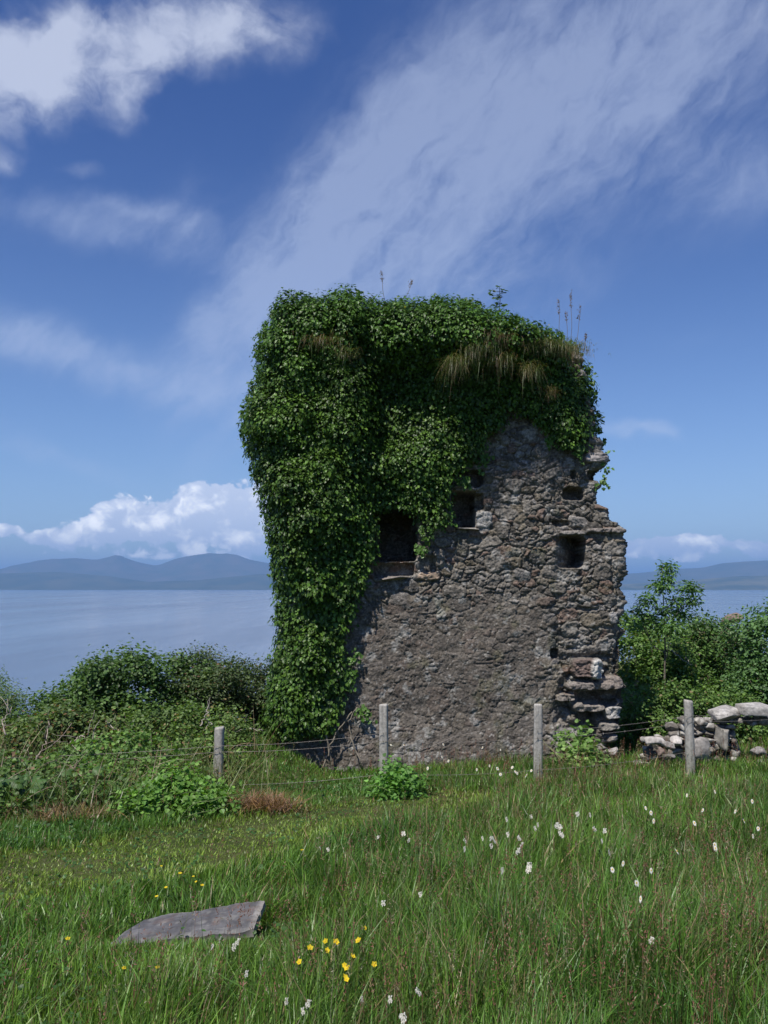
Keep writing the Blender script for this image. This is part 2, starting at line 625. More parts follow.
def build_haze():
    v = []
    for z in (-28.5, 900.0):
        v += [(-62000, -400, z), (62000, -400, z), (62000, 62000, z), (-62000, 62000, z)]
    q = [(0, 3, 2, 1), (4, 5, 6, 7), (0, 1, 5, 4), (1, 2, 6, 5), (2, 3, 7, 6), (3, 0, 4, 7)]
    m, nt, out = new_mat('haze_air')
    pv = nt.nodes.new('ShaderNodeVolumePrincipled')
    pv.inputs['Color'].default_value = (0.30, 0.56, 1.0, 1)
    pv.inputs['Density'].default_value = 7.0e-5
    pv.inputs['Anisotropy'].default_value = 0.0
    nt.links.new(pv.outputs[0], out.inputs['Volume'])
    o = obj('haze', mesh_from('haze', v, None, m, quads=q))
    tag(o, kind='stuff')


build_haze()

# ------------------------------------------------------------------ ruined tower
YW, DEP = 15.0, 1.6
LEFT_S = [(266, 735), (268, 700), (272, 670), (279, 640), (276, 600), (272, 560), (268, 525), (258, 490), (250, 455), (241, 430), (243, 408), (254, 375), (259, 342), (270, 315), (288, 301), (312, 300), (345, 292), (385, 301), (425, 298), (468, 301), (500, 315), (530, 325), (558, 333), (580, 348), (590, 370), (597, 400), (603, 435), (606, 462)]
INNER = [(598, 458), (580, 452), (560, 444), (545, 432), (530, 418), (510, 413), (500, 426), (485, 446), (470, 462), (455, 476), (447, 503), (440, 528), (424, 542), (418, 515), (400, 505), (378, 510), (372, 555), (362, 588), (348, 620), (340, 650), (344, 690), (330, 728)]


def w2(p):
    a = at(p[0], p[1], YW)
    return (a[0], a[2])


def wx(px): return at(px, 560, YW)[0]
def wz(py): return at(384, py, YW)[2]


# right edge of the standing wall, px by py
R_EDGE = [(300, 560), (350, 585), (400, 592), (450, 604), (458, 607), (470, 602), (490, 600), (505, 604), (515, 612), (524, 621), (528, 625), (560, 626), (600, 625), (640, 626), (680, 625), (700, 626), (724, 625), (732, 618), (745, 610), (760, 600), (790, 598)]
L_EDGE = [(300, 330), (320, 300), (360, 282), (430, 268), (480, 276), (560, 288), (640, 292), (700, 286), (790, 280)]

# recesses: polygon-free description px0,px1,py0,py1, depth, kind
NICHES = [
    (374, 417, 506, 561, 1.15, 'box'), (373, 414, 563, 576, 0.16, 'box'),
    (452, 476, 491, 528, 0.75, 'box'), (455, 484, 470, 487, 0.30, 'rag'), (474, 484, 493, 510, 0.22, 'rag'),
    (555, 586, 536, 568, 0.8, 'wedge'), (562, 584, 487, 500, 0.30, 'rag'), (552, 570, 520, 526, 0.16, 'rag'),
    (570, 576, 470, 479, 0.16, 'rag'), (588, 599, 470, 480, 0.18, 'rag'),
    (551, 560, 649, 659, 0.26, 'rag'), (582, 602, 692, 706, 0.34, 'rag'), (570, 598, 712, 744, 0.46, 'wedge'),
    (600, 622, 700, 706, 0.3, 'rag'), (592, 615, 654, 659, 0.2, 'rag'), (420, 437, 556, 574, 0.07, 'rag'), (575, 600, 607, 611, 0.1, 'rag'),
]
# stones standing proud: px0,px1,py0,py1,out,colour
PROUD = [
    (572, 598, 658, 678, 0.20, (0.17, 0.125, 0.11)), (590, 603, 659, 680, 0.22, (0.62, 0.60, 0.56)),
    (566, 612, 682, 690, 0.16, (0.23, 0.20, 0.18)), (574, 606, 703, 712, 0.17, (0.26, 0.23, 0.20)),
    (606, 626, 707, 720, 0.10, (0.42, 0.40, 0.37)), (600, 618, 723, 731, 0.12, (0.25, 0.23, 0.20)),
    (598, 626, 676, 690, 0.08, (0.26, 0.22, 0.19)), (556, 576, 694, 702, 0.10, (0.24, 0.21, 0.18)),
    (560, 588, 531, 535, 0.07, (0.24, 0.22, 0.20)), (588, 627, 528, 533, 0.09, (0.25, 0.22, 0.20)),
    (584, 606, 453, 463, 0.12, (0.36, 0.33, 0.32)), (454, 480, 488, 491, 0.05, (0.27, 0.25, 0.23)),
    (607, 621, 736, 744, 0.10, (0.30, 0.28, 0.25)), (586, 602, 746, 754, 0.16, (0.24, 0.22, 0.19)),
    (556, 574, 742, 756, 0.16, (0.28, 0.25, 0.22)), (609, 618, 612, 624, 0.05, (0.40, 0.38, 0.36)),
    (474, 492, 511, 528, 0.03, (0.36, 0.35, 0.33)), (418, 440, 572, 580, 0.06, (0.40, 0.30, 0.22)),
]


def worley(x, z, cw, ch, seed, keep=1.0, smin=0.8, smax=1.25):
    """jittered-grid cells -> (F1, F2, id hash a, id hash b, id hash c)"""
    u, w = x / cw, z / ch
    iu, iw = np.floor(u), np.floor(w)
    f1 = np.full(x.shape, 9.0); f2 = np.full(x.shape, 9.0)
    ids = np.zeros(x.shape + (2,))
    zz = np.zeros_like(iu)
    for a in (-2, -1, 0, 1, 2):
        for b in (-2, -1, 0, 1, 2):
            cu, cw_ = iu + a, iw + b
            jx = _hash(cu, cw_, zz, seed); jz = _hash(cu, cw_, zz + 1, seed)
            r = smin + (smax - smin) * _hash(cu, cw_, zz + 2, seed) ** 2
            asp = 0.8 + 0.5 * _hash(cu, cw_, zz + 4, seed)
            ex = _hash(cu, cw_, zz + 3, seed) < keep
            dx, dz_ = (u - cu - jx) * asp, (w - cw_ - jz) / asp
            d = (np.abs(dx) ** 2.6 + np.abs(dz_) ** 2.6) ** (1 / 2.6) / r
            d = np.where(ex, d, 9.0)
            n1 = d < f1
            f2 = np.where(n1, f1, np.minimum(f2, d))
            ids[..., 0] = np.where(n1, cu, ids[..., 0]); ids[..., 1] = np.where(n1, cw_, ids[..., 1])
            f1 = np.where(n1, d, f1)
    return f1, f2, ids


def rubble(s, z, harl=None, seed=40):
    """relief (m, + = out) and colour of rubble masonry at wall coordinates"""
    wxn = (fbm(s * 3.1, z * 3.1, seed=seed) - 0.5) * 0.22 + (fbm(s * 13, z * 13, seed=seed + 9) - 0.5) * 0.045
    wzn = (fbm(s * 3.1 + 50, z * 3.1, seed=seed + 1) - 0.5) * 0.16 + (fbm(s * 13 + 9, z * 13, seed=seed + 8) - 0.5) * 0.035
    S, Z = s + wxn, z + wzn
    f1, f2, idf = worley(S, Z, 0.150, 0.085, seed, 0.86, 0.75, 1.3)
    b1, b2, idb = worley(S, Z, 0.33, 0.23, seed + 3, 0.60, 0.30, 0.66)
    big = b1 < 1.0
    edge_f = np.clip((f2 - f1) * 1.4, 0, 1)
    edge_b = np.clip((1 - b1) * 2.6, 0, 1)
    e = np.where(big, edge_b, edge_f * np.clip((b1 - 1) * 4, 0, 1))
    i0 = np.where(big, idb[..., 0] + 999, idf[..., 0]); i1 = np.where(big, idb[..., 1], idf[..., 1])
    zz = np.zeros_like(i0)
    ha, hb, hc = _hash(i0, i1, zz, 71), _hash(i0, i1, zz + 1, 71), _hash(i0, i1, zz + 2, 71)
    prof = np.sqrt(np.clip(e * 1.5, 0, 1))
    tilt = ((S * 9.0) % 1.0 - 0.5) * 0
    h = -0.024 + prof * (0.012 + 0.034 * ha) + np.where(big, 0.004, 0)
    crev = sstep(0.10, 0.0, e) * sstep(0.42, 0.60, fbm(s * 5, z * 5, seed=seed + 40))
    h = h - crev * 0.03
    rough = (fbm(s * 9, z * 9, seed=seed + 5, oct=5, rough=0.6) - 0.5)
    h = h + rough * 0.060
    grit = (fbm(s * 34, z * 34, seed=seed + 6, oct=3, rough=0.6) - 0.5)
    h = h + grit * 0.032
    g = 0.075 + 0.115 * hb
    base = np.stack([g * 1.09, g * 0.99, g * 0.86], -1)
    warm = np.array([0.165, 0.105, 0.08]); pale = np.array([0.27, 0.25, 0.235]); tan = np.array([0.185, 0.15, 0.10])
    base = np.where((hc < 0.14)[..., None], base * 0.35 + warm * 0.65, base)
    base = np.where((hc > 0.90)[..., None], base * 0.4 + pale * 0.6, base)
    base = np.where(((hc > 0.70) & (hc < 0.82))[..., None], base * 0.5 + tan * 0.5, base)
    mort = np.array([0.165, 0.145, 0.118])
    mm = (1 - sstep(0.02, 0.28, e))[..., None]
    col = base * (1 - mm * 0.8) + mort * mm * 0.8
    if harl is not None:
        pit = fbm(s * 9, z * 9, seed=seed + 12, oct=6, rough=0.66) - 0.5
        hh = h * 0.42 + 0.010 + pit * 0.040 + (fbm(s * 3, z * 3, seed=seed + 14) - 0.5) * 0.03
        q = fbm(s * 4, z * 4, seed=seed + 13)[..., None]
        hcol = np.array([0.082, 0.070, 0.060]) * (1 - q) + np.array([0.140, 0.121, 0.102]) * q
        hcol = hcol * (0.8 + 0.6 * fbm(s * 16, z * 16, seed=seed + 15)[..., None])
        h = h * (1 - harl) + hh * harl
        col = col * (1 - harl[..., None] * 0.75) + hcol * harl[..., None] * 0.75
    # pale lichen crusts
    li = fbm(s * 5.5, z * 5.5, seed=seed + 20, oct=5, rough=0.6)
    lm = sstep(0.63, 0.70, li)[..., None] * 0.75
    col = col * (1 - lm) + np.array([0.30, 0.29, 0.27]) * lm
    mo = sstep(0.66, 0.78, fbm(s * 3.2 + 9, z * 3.2, seed=seed + 22))[..., None] * 0.25
    col = col * (1 - mo) + np.array([0.11, 0.12, 0.05]) * mo
    spk = fbm(s * 45, z * 45, seed=seed + 30, oct=2)[..., None]
    col = col * (0.55 + 0.9 * spk)
    pb = sstep(0.74, 0.80, fbm(s * 26, z * 30, seed=seed + 31, oct=2))[..., None] * 0.6
    col = col * (1 - pb) + np.array([0.36, 0.34, 0.31]) * pb
    return h, col


def build_tower():
    z0, z1 = wz(785), wz(346)
    nz = 600
    zs = np.linspace(z0, z1, nz)
    pyz = 512 - ((zs / YW) * F * cp - F * sp) / (cp + (zs / YW) * sp)  # inverse of ray()
    xr = np.array([at(np.interp(p, [q[0] for q in R_EDGE], [q[1] for q in R_EDGE]), p, YW)[0] for p in pyz])
    xl = np.array([at(np.interp(p, [q[0] for q in L_EDGE], [q[1] for q in L_EDGE]), p, YW)[0] for p in pyz])
    # courses jut in and out along the broken right edge
    xr = xr + (vnoise(zs * 7.0, zs * 0, seed=5) - 0.5) * 0.13 + (np.round(vnoise(zs * 13.0, zs * 0, seed=6) * 3) / 3 - 0.5) * 0.05 - 0.03
    # top closes in
    tcap = sstep(nz - 1, nz - 26, np.arange(nz))
    nf, ns, nb = 470, 70, 120
    Rr = 0.14
    u = np.linspace(0, 1, nf)
    rows_p, rows_n, rows_s = [], [], []
    front_x = xl[:, None] + 0.0 + (xr - xl)[:, None] * u[None, :]
    P = np.zeros((nz, nf + 2 * ns + nb, 3)); N = np.zeros_like(P); Sx = np.zeros(P.shape[:2])
    isf = np.zeros(P.shape[:2], bool)
    P[:, :nf, 0] = front_x; P[:, :nf, 1] = YW
    # rounded arrises
    ed = np.minimum(front_x - xl[:, None], xr[:, None] - front_x)
    rr = np.clip(1 - ed / Rr, 0, 1)
    P[:, :nf, 1] += Rr * (1 - np.sqrt(np.clip(1 - rr ** 2, 0, 1)))
    sgn = np.where(front_x - xl[:, None] < xr[:, None] - front_x, -1, 1)
    N[:, :nf, 0] = sgn * rr * 0.9; N[:, :nf, 1] = -np.sqrt(np.clip(1 - (rr * 0.9) ** 2, 0.02, 1))
    Sx[:, :nf] = front_x; isf[:, :nf] = True
    t = np.linspace(0, 1, ns + 1)[1:]
    ysd = YW + Rr + (DEP - Rr) * t
    P[:, nf:nf + ns, 0] = xr[:, None]; P[:, nf:nf + ns, 1] = ysd; N[:, nf:nf + ns, 0] = 1
    Sx[:, nf:nf + ns] = xr[:, None] + (DEP - Rr) * t[None, :] + Rr
    tb = np.linspace(1, 0, nb + 1)[1:]
    P[:, nf + ns:nf + ns + nb, 0] = xl[:, None] + (xr - xl)[:, None] * tb[None, :]
    P[:, nf + ns:nf + ns + nb, 1] = YW + DEP; N[:, nf + ns:nf + ns + nb, 1] = 1
    Sx[:, nf + ns:nf + ns + nb] = P[:, nf + ns:nf + ns + nb, 0] + 30
    tl = np.linspace(1, 0, ns + 1)[1:]
    P[:, nf + ns + nb:, 0] = xl[:, None]; P[:, nf + ns + nb:, 1] = YW + Rr + (DEP - Rr) * tl; N[:, nf + ns + nb:, 0] = -1
    Sx[:, nf + ns + nb:] = xl[:, None] - (DEP - Rr) * tl[None, :] - Rr
    P[:, :, 2] = zs[:, None]
    Z = P[:, :, 2]
    X_ = P[:, :, 0]
    # harling patch on the lower main face
    wob = (fbm(X_ * 1.3, Z * 1.3, seed=77) - 0.5)
    hx = sstep(wx(560), wx(538), X_ + wob * 0.4)
    top = wz(585) + (fbm(X_ * 1.1, Z * 0 + 3, seed=78) - 0.5) * 1.1
    harl = hx * sstep(0.35, -0.35, Z - top + wob * 1.1) * isf
    h, col = rubble(Sx, Z, harl)
    seam = wx(549) + (fbm(Z * 2, Z * 0, seed=80) - 0.5) * 0.35
    # right-hand section sits a little back, ragged broken wall end at the foot
    back = np.zeros_like(Z)
    rs = sstep(0, 0.16, X_ - seam) * isf
    back += rs * (0.025 + 0.05 * fbm(Z * 1.2, Z * 0 + 5, seed=81))
    low = sstep(wz(640), wz(665), Z) if False else sstep(wz(636), wz(668), Z)
    lowf = 1 - sstep(wz(668), wz(640), Z)
    ragged = (fbm(X_ * 4.5, Z * 8, seed=82, oct=5) - 0.5)
    back += rs * lowf * (0.05 + ragged * 0.26)
    h = h + rs * (1 - lowf) * ragged * 0.05
    h = h + (fbm(X_ * 0.8, Z * 0.8, seed=84) - 0.5) * 0.22 * isf
    # footing batter
    h = h + sstep(wz(715), wz(760), Z) * 0.10 * (1 - harl * 0.2)
    # stones and recesses
    Px, Py = X_, Z
    jx = (fbm(X_ * 14, Z * 14, seed=90) - 0.5) * 0.06; jz = (fbm(X_ * 14 + 7, Z * 14, seed=91) - 0.5) * 0.06
    for (a0, a1, b0, b1, out_, cc) in PROUD:
        cx, cz = wx((a0 + a1) / 2), wz((b0 + b1) / 2)
        # a pixel column maps to a slightly different x at each height: use the exact ray
        cx = at((a0 + a1) / 2, (b0 + b1) / 2, YW)[0]
        hw, hh = abs(wx(a1) - wx(a0)) / 2, abs(wz(b0) - wz(b1)) / 2
        dd = ((np.abs((X_ + jx - cx) / hw)) ** 4 + (np.abs((Z + jz * 0.6 - cz) / hh)) ** 4) ** 0.25
        m = (1 - sstep(0.86, 1.06, dd)) * isf
        h = np.where(m > 0, h * (1 - m * 0.35) + m * (out_ * 0.62), h)
        back = back * (1 - m * 0.7)
        var = (0.75 + 0.5 * fbm(X_ * 12, Z * 12, seed=int(a0)))[..., None]
        mc = (m * 0.85)[..., None]
        col = col * (1 - mc) + np.array(cc) * var * mc
    for (a0, a1, b0, b1, dp, kd) in NICHES:
        cx, _, cz = at((a0 + a1) / 2, (b0 + b1) / 2, YW)
        hw, hh = abs(wx(a1) - wx(a0)) / 2, abs(wz(b0) - wz(b1)) / 2
        k = 1.0 if kd == 'rag' else 0.32
        px_, pz_ = 6, 6
        if kd == 'box':
            px_, pz_ = 10, 10
        dd = ((np.abs((X_ + jx * k - cx) / hw)) ** px_ + (np.abs((Z + jz * k - cz) / hh)) ** pz_) ** (1.0 / px_)
        if kd == 'rag':
            dd = ((np.abs((X_ + jx * 0.8 - cx) / hw)) ** 5 + (np.abs((Z + jz * 0.8 - cz) / hh)) ** 5) ** (1 / 5)
            m = 1 - sstep(0.86, 1.05, dd)
        else:
            m = 1 - sstep(0.94, 1.04, dd)
        m = m * isf
        if kd == 'wedge':
            # back face runs from flush at the left to full depth at the right
            w = np.clip((X_ - (cx - hw)) / (2 * hw), 0, 1)
            low_t = np.clip((Z - (cz - hh)) / (2 * hh), 0, 1)
            m = m * np.clip(w, 0, 1) ** 1.1
        back = np.maximum(back, m * dp)
        h = h * (1 - m * 0.5)
    h = np.where(tcap[:, None] < 1, h * tcap[:, None], h)
    P[..., 0] += N[..., 0] * h
    P[..., 1] += N[..., 1] * h
    P[..., 1] += back
    # vertical jitter roughens silhouettes of courses
    nc = P.shape[1]
    # bring the top to a dome
    cxm, cym = (xl[-1] + xr[-1]) / 2, YW + DEP / 2
    dome = (1 - np.sqrt(np.clip(1 - (1 - tcap) ** 2, 0, 1))) * 0.0
    # shift to exact lower-right broken foot: pull base in
    v = P.reshape(-1, 3)
    i = np.arange(nz - 1)[:, None] * nc + np.arange(nc)[None, :]
    j = np.arange(nz - 1)[:, None] * nc + (np.arange(nc)[None, :] + 1) % nc
    q = np.stack([i, j, j + nc, i + nc], -1).reshape(-1, 4)
    c = col.reshape(-1, 3)
    # cap
    topc = len(v)
    v = np.vstack([v, [[cxm, cym, zs[-1] + 0.2]]]); c = np.vstack([c, [[0.12, 0.1, 0.08]]])
    lastrow = (nz - 1) * nc + np.arange(nc)
    tri = np.stack([lastrow, np.roll(lastrow, -1), np.full(nc, topc)], -1)
    base = (0.6, YW + DEP / 2, float(ground_z(0.6, 15.8)))
    root = empty('ruined_tower', base, 'tall ruined grey rubble stone tower wall with dark window openings, half covered by ivy', 'ruin')
    obj('masonry', mesh_from('masonry', rel(base, v), tri, M['masonry'], c, True, q), root)
    # dressed slabs
    def slab(name, px0, px1, py0, py1, Y0, Y1, colr, seed, lab=None):
        a, b = at(px0, (py0 + py1) / 2, YW), at(px1, (py0 + py1) / 2, YW)
        zc = (at(384, py0, YW)[2] + at(384, py1, YW)[2]) / 2
        hh = abs(at(384, py0, YW)[2] - at(384, py1, YW)[2])
        vv, tt = stone_vt(((a[0] + b[0]) / 2, (Y0 + Y1) / 2, zc), (b[0] - a[0], Y1 - Y0, hh), seed, 0.05, 0.93, hi=True)
        ac = Acc(); ac.add(vv, tt, colr)
        o = obj(name, ac.build(name, M['masonry'], base, True), root)
        if lab: o['label'] = lab
    slab('window_sill', 366, 420, 575, 581, 14.80, 15.35, (0.24, 0.21, 0.19), 4, 'thin projecting stone sill below the large dark window')
    slab('lintel', 450, 482, 484, 489.5, 14.9, 15.5, (0.26, 0.24, 0.22), 6, 'stone lintel above the square window beside the ivy edge')
    slab('lintel', 553, 589, 530, 535.5, 14.93, 15.6, (0.25, 0.22, 0.2), 8, 'stone lintel above the small window near the right edge')
    slab('window_sill', 451, 482, 527, 530.5, 14.88, 15.35, (0.27, 0.25, 0.23), 9, 'sill of the square window beside the ivy edge')
    return root


build_tower()

# ------------------------------------------------------------------ leaves
LEAF_V = np.array([(0, 0, 0), (-0.42, 0.22, 0.05), (-0.36, 0.62, 0.02), (0, 1.0, -0.10), (0.36, 0.62, 0.02), (0.42, 0.22, 0.05), (0, 0.45, -0.07)])
LEAF_T = np.array([(0, 6, 1), (1, 6, 2), (2, 6, 3), (3, 6, 4), (4, 6, 5), (5, 6, 0)])
IVY_V = np.array([(0, 0.02, 0), (-0.46, -0.02, 0.03), (-0.28, 0.32, 0.0), (-0.42, 0.55, 0.02), (0, 1.0, -0.12), (0.42, 0.55, 0.02), (0.28, 0.32, 0.0), (0.46, -0.02, 0.03), (0, 0.4, -0.06)])
IVY_T = np.array([(0, 8, 1), (1, 8, 2), (2, 8, 3), (3, 8, 4), (4, 8, 5), (5, 8, 6), (6, 8, 7), (7, 8, 0)])


def norm(a):
    return a / (np.linalg.norm(a, axis=-1, keepdims=True) + 1e-9)


def leaves(pos, nrm, tipdir, size, cols, shape=(LEAF_V, LEAF_T), aspect=1.0):
    """one flat-ish folded leaf per row; returns v, t, c"""
    LV, LT = shape
    n = norm(nrm)
    tp = norm(tipdir - n * np.sum(tipdir * n, -1, keepdims=True))
    sd = np.cross(tp, n)
    size = np.asarray(size)[:, None, None]
    L = LV[None] * np.array([aspect, 1, 1])[None, None]
    v = pos[:, None, :] + size * (L[..., 0:1] * sd[:, None, :] + L[..., 1:2] * tp[:, None, :] + L[..., 2:3] * n[:, None, :])
    k = len(pos)
    t = LT[None] + (np.arange(k) * len(LV))[:, None, None]
    c = np.repeat(cols, len(LV), axis=0)
    return v.reshape(-1, 3), t.reshape(-1, 3), c


def polydist(x, z, pl):
    d = np.full(x.shape, 1e9)
    for (a, b) in zip(pl[:-1], pl[1:]):
        a = np.array(a); b = np.array(b)
        ab = b - a
        t = np.clip(((x - a[0]) * ab[0] + (z - a[1]) * ab[1]) / (ab @ ab), 0, 1)
        d = np.minimum(d, np.hypot(x - a[0] - t * ab[0], z - a[1] - t * ab[1]))
    return d


def inpoly(x, z, pl):
    c = np.zeros(x.shape, bool)
    n = len(pl)
    for i in range(n):
        x1, z1 = pl[i]; x2, z2 = pl[(i + 1) % n]
        cond = ((z1 > z) != (z2 > z)) & (x < (x2 - x1) * (z - z1) / (z2 - z1 + 1e-12) + x1)
        c ^= cond
    return c


def build_ivy():
    S = [w2(p) for p in LEFT_S]
    I = [w2(p) for p in INNER]
    poly = S + I
    base = (-1.6, YW - 0.2, float(ground_z(-1.6, 14.8)))
    root = empty('ivy', base, 'thick glossy green ivy cloaking the left side and top of the ruined tower', 'ivy')

    ymid = YW + DEP / 2

    def front_y(x, z):
        e = polydist(x, z, S) + (fbm(x * 4.2, z * 4.2, seed=105, oct=3) - 0.5) * 0.34 - 0.05
        e = np.clip(e, 0, None)
        ei = polydist(x, z, I)
        px = 384 + x / YW * 915
        T = 0.13 + 0.42 * sstep(wx(392), wx(340), x) * sstep(wz(650), wz(470), z)
        T = T + 0.55 * sstep(wz(375), wz(345), z) * sstep(wx(350), wx(400), x) * (1 - sstep(wx(545), wx(570), x)) + 0.15 * sstep(wz(372), wz(335), z)
        T = T + 0.12 * sstep(wz(560), wz(640), z) * 0
        T = T * (0.25 + 0.75 * sstep(0.0, 0.40, ei))
        Rr = 0.65
        k = np.sqrt(np.clip(1 - np.clip(1 - e / Rr, 0, 1) ** 2, 0, 1))
        lump = (fbm(x * 1.9, z * 1.9, seed=101, oct=3) - 0.5) * 0.75 + (fbm(x * 6, z * 6, seed=102, oct=2) - 0.5) * 0.22
        lump = lump * (0.3 + 0.7 * sstep(0, 0.5, ei)) * (1 - 0.4 * sstep(wx(380), wx(410), x))
        yf = YW - T - lump * sstep(0.0, 0.4, ei) - 0.03
        yf = np.minimum(yf, YW - 0.06)
        return ymid - (ymid - yf) * k, e, ei

    # --- added backing sheet for stems and inner shade, dark so nothing shows through
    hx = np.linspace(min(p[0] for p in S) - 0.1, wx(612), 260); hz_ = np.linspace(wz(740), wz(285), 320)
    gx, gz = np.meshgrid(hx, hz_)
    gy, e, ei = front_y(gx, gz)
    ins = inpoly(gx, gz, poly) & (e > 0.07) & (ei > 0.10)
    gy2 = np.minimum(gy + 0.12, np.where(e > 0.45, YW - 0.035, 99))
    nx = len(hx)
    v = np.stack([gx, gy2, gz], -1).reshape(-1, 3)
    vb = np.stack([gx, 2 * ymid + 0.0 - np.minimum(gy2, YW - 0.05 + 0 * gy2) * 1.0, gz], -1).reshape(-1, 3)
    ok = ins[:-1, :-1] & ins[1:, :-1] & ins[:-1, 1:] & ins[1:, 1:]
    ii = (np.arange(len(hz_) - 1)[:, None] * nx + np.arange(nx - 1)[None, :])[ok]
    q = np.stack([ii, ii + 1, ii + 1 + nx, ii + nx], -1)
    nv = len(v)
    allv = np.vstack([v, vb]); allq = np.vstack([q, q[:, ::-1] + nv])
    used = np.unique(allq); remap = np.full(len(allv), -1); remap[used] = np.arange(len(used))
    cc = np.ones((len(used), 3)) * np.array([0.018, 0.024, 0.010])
    o = obj('stems', mesh_from('stems', rel(base, allv[used]), None, M['bark'], cc, False, remap[allq]), root)  # the dark backing sheet behind the leaves, not single stems

    def scatter(nclus, per, back=False):
        x = RNG.uniform(hx[0], hx[-1], nclus * 4); z = RNG.uniform(hz_[0], hz_[-1], nclus * 4)
        m = inpoly(x, z, poly)
        x, z = x[m][:nclus], z[m][:nclus]
        y, e, ei = front_y(x, z)
        keep = RNG.random(len(x)) < (0.35 + 0.65 * sstep(0, 0.25, ei))
        x, z, y, e, ei = x[keep], z[keep], y[keep], e[keep], ei[keep]
        dl = 0.03
        yx, _, _ = front_y(x + dl, z); yz, _, _ = front_y(x, z + dl)
        n = norm(np.stack([(yx - y) / dl, -np.ones_like(x), (yz - y) / dl], -1))
        n[:, 1] = -np.abs(n[:, 1])
        if back:
            y = 2 * ymid - np.minimum(y, YW - 0.1); n = n * np.array([1, -1, 1])
        out_ = RNG.random(len(x)) ** 2 * 0.16
        c0 = np.stack([x, y, z], -1) + n * out_[:, None]
        tone = RNG.random(len(x))
        hgt = sstep(wz(420), wz(300), z)
        k = np.repeat(np.arange(len(x)), per)
        nn = len(k)
        off = RNG.normal(0, 1, (nn, 3)) * np.array([0.062, 0.045, 0.05])
        r2 = np.linalg.norm(off[:, [0, 2]], axis=1)
        pos = c0[k] + off + n[k] * (0.05 - r2 * 0.6)[:, None]
        up = np.array([0, 0, 1.0])
        nr = norm(n[k] * 0.75 + up * 0.55 + norm(off) * 0.45 + RNG.normal(0, 0.28, (nn, 3)))
        tip = norm(-up * 0.9 + n[k] * 0.35 + norm(off) * 0.7 + RNG.normal(0, 0.25, (nn, 3)))
        size = (0.026 + 0.042 * RNG.random(nn) ** 1.5) * np.where(z[k] < wz(540), 1.15, 1.0)
        base_c = np.stack([0.034 + 0.066 * tone ** 1.5, 0.080 + 0.100 * tone ** 1.5, 0.012 + 0.012 * tone], -1)[k]
        yng_or_lit = np.clip(hgt[k] * 0.6 + (RNG.random(nn) < 0.05) * 0.7 + (tone[k] > 0.85) * 0.5, 0, 1)[:, None]  # random young leaves, plus sunlight on the upper ivy painted as lighter green
        base_c = base_c * (1 - yng_or_lit) + np.array([0.070, 0.155, 0.022]) * yng_or_lit
        base_c = base_c * RNG.uniform(0.5, 1.45, (nn, 1)) * (0.70 + 0.6 * fbm(x * 1.5, z * 1.5, seed=151))[k][:, None]
        return leaves(pos, nr, tip, size, base_c, (IVY_V, IVY_T), 1.0)
    ac = Acc()
    ac.add(*scatter(17500, 9))
    ac.add(*scatter(2600, 6, True))
    # straggling runners over bare wall and loose sprays past the edges
    runs = [[(352, 655), (345, 685), (336, 712), (330, 728)], [(357, 648), (352, 668), (346, 690)], [(366, 704), (364, 716)], [(605, 455), (604, 475), (602, 492)],
            [(446, 500), (450, 515), (447, 528)], [(424, 545), (421, 553)], [(548, 428), (552, 440), (548, 446)], [(576, 450), (580, 458)], [(477, 452), (484, 458), (480, 466)],
            [(330, 700), (318, 725), (322, 735)], [(462, 478), (466, 486)], [(300, 728), (290, 738)]]
    for ri, rn in enumerate(runs):
        rn = np.array(rn, float)
        for _ in range(60 if ri < 2 else 34):
            t = RNG.random() * (len(rn) - 1); i = int(t); f_ = t - i
            p = rn[i] * (1 - f_) + rn[min(i + 1, len(rn) - 1)] * f_ + RNG.normal(0, 3.2, 2)
            w = at(p[0], p[1], YW)
            pos = np.array([[w[0], YW - 0.09 - RNG.random() * 0.05, w[2]]])
            if ri == 3:
                pos[0, 1] += 0.1
            nr = np.array([[RNG.normal(0, 0.35), -1, 0.4 + RNG.normal(0, 0.3)]])
            tp = np.array([[RNG.normal(0, 0.6), -0.2, -1]])
            g = RNG.uniform(0.8, 1.4)
            ac.add(*leaves(pos, nr, tp, [RNG.uniform(0.045, 0.08)], np.array([[0.06 * g, 0.13 * g, 0.02 * g]]), (IVY_V, IVY_T)))
    # sprays breaking the outline
    Sp = np.array(LEFT_S, float)
    for _ in range(150):
        t = RNG.random() * (len(Sp) - 1.01); i = int(t); f_ = t - i
        p = Sp[i] * (1 - f_) + Sp[i + 1] * f_
        tg = Sp[i + 1] - Sp[i]; nrm2 = np.array([tg[1], -tg[0]]); nrm2 = nrm2 / (np.linalg.norm(nrm2) + 1e-6)
        L_ = abs(RNG.normal(0, 5)) + 1
        yv = ymid - RNG.random() * 0.5
        cx = p - nrm2 * 3
        for k in range(9):
            q2 = cx + nrm2 * (-1) * 0 + (-nrm2 if False else nrm2) * 0
            s_ = RNG.random() * L_
            outv = np.array([-tg[1], tg[0]]) * -1.0
            q3 = p + np.array([tg[1], -tg[0]]) / (np.linalg.norm(tg) + 1e-6) * -s_ * (-1 if True else 1) * -1 + RNG.normal(0, 2.0, 2)
            w = at(q3[0], q3[1], yv)
            g = RNG.uniform(0.8, 1.3)
            ac.add(*leaves(np.array([[w[0], yv + RNG.normal(0, 0.05), w[2]]]), RNG.normal(0, 0.5, (1, 3)) + np.array([[0, -0.8, 0.6]]), RNG.normal(0, 0.5, (1, 3)) + np.array([[0, 0, -0.5]]), [RNG.uniform(0.05, 0.085)], np.array([[0.05 * g, 0.11 * g, 0.02 * g]]), (IVY_V, IVY_T)))
    obj('foliage', ac.build('foliage', M['ivy'], base), root)
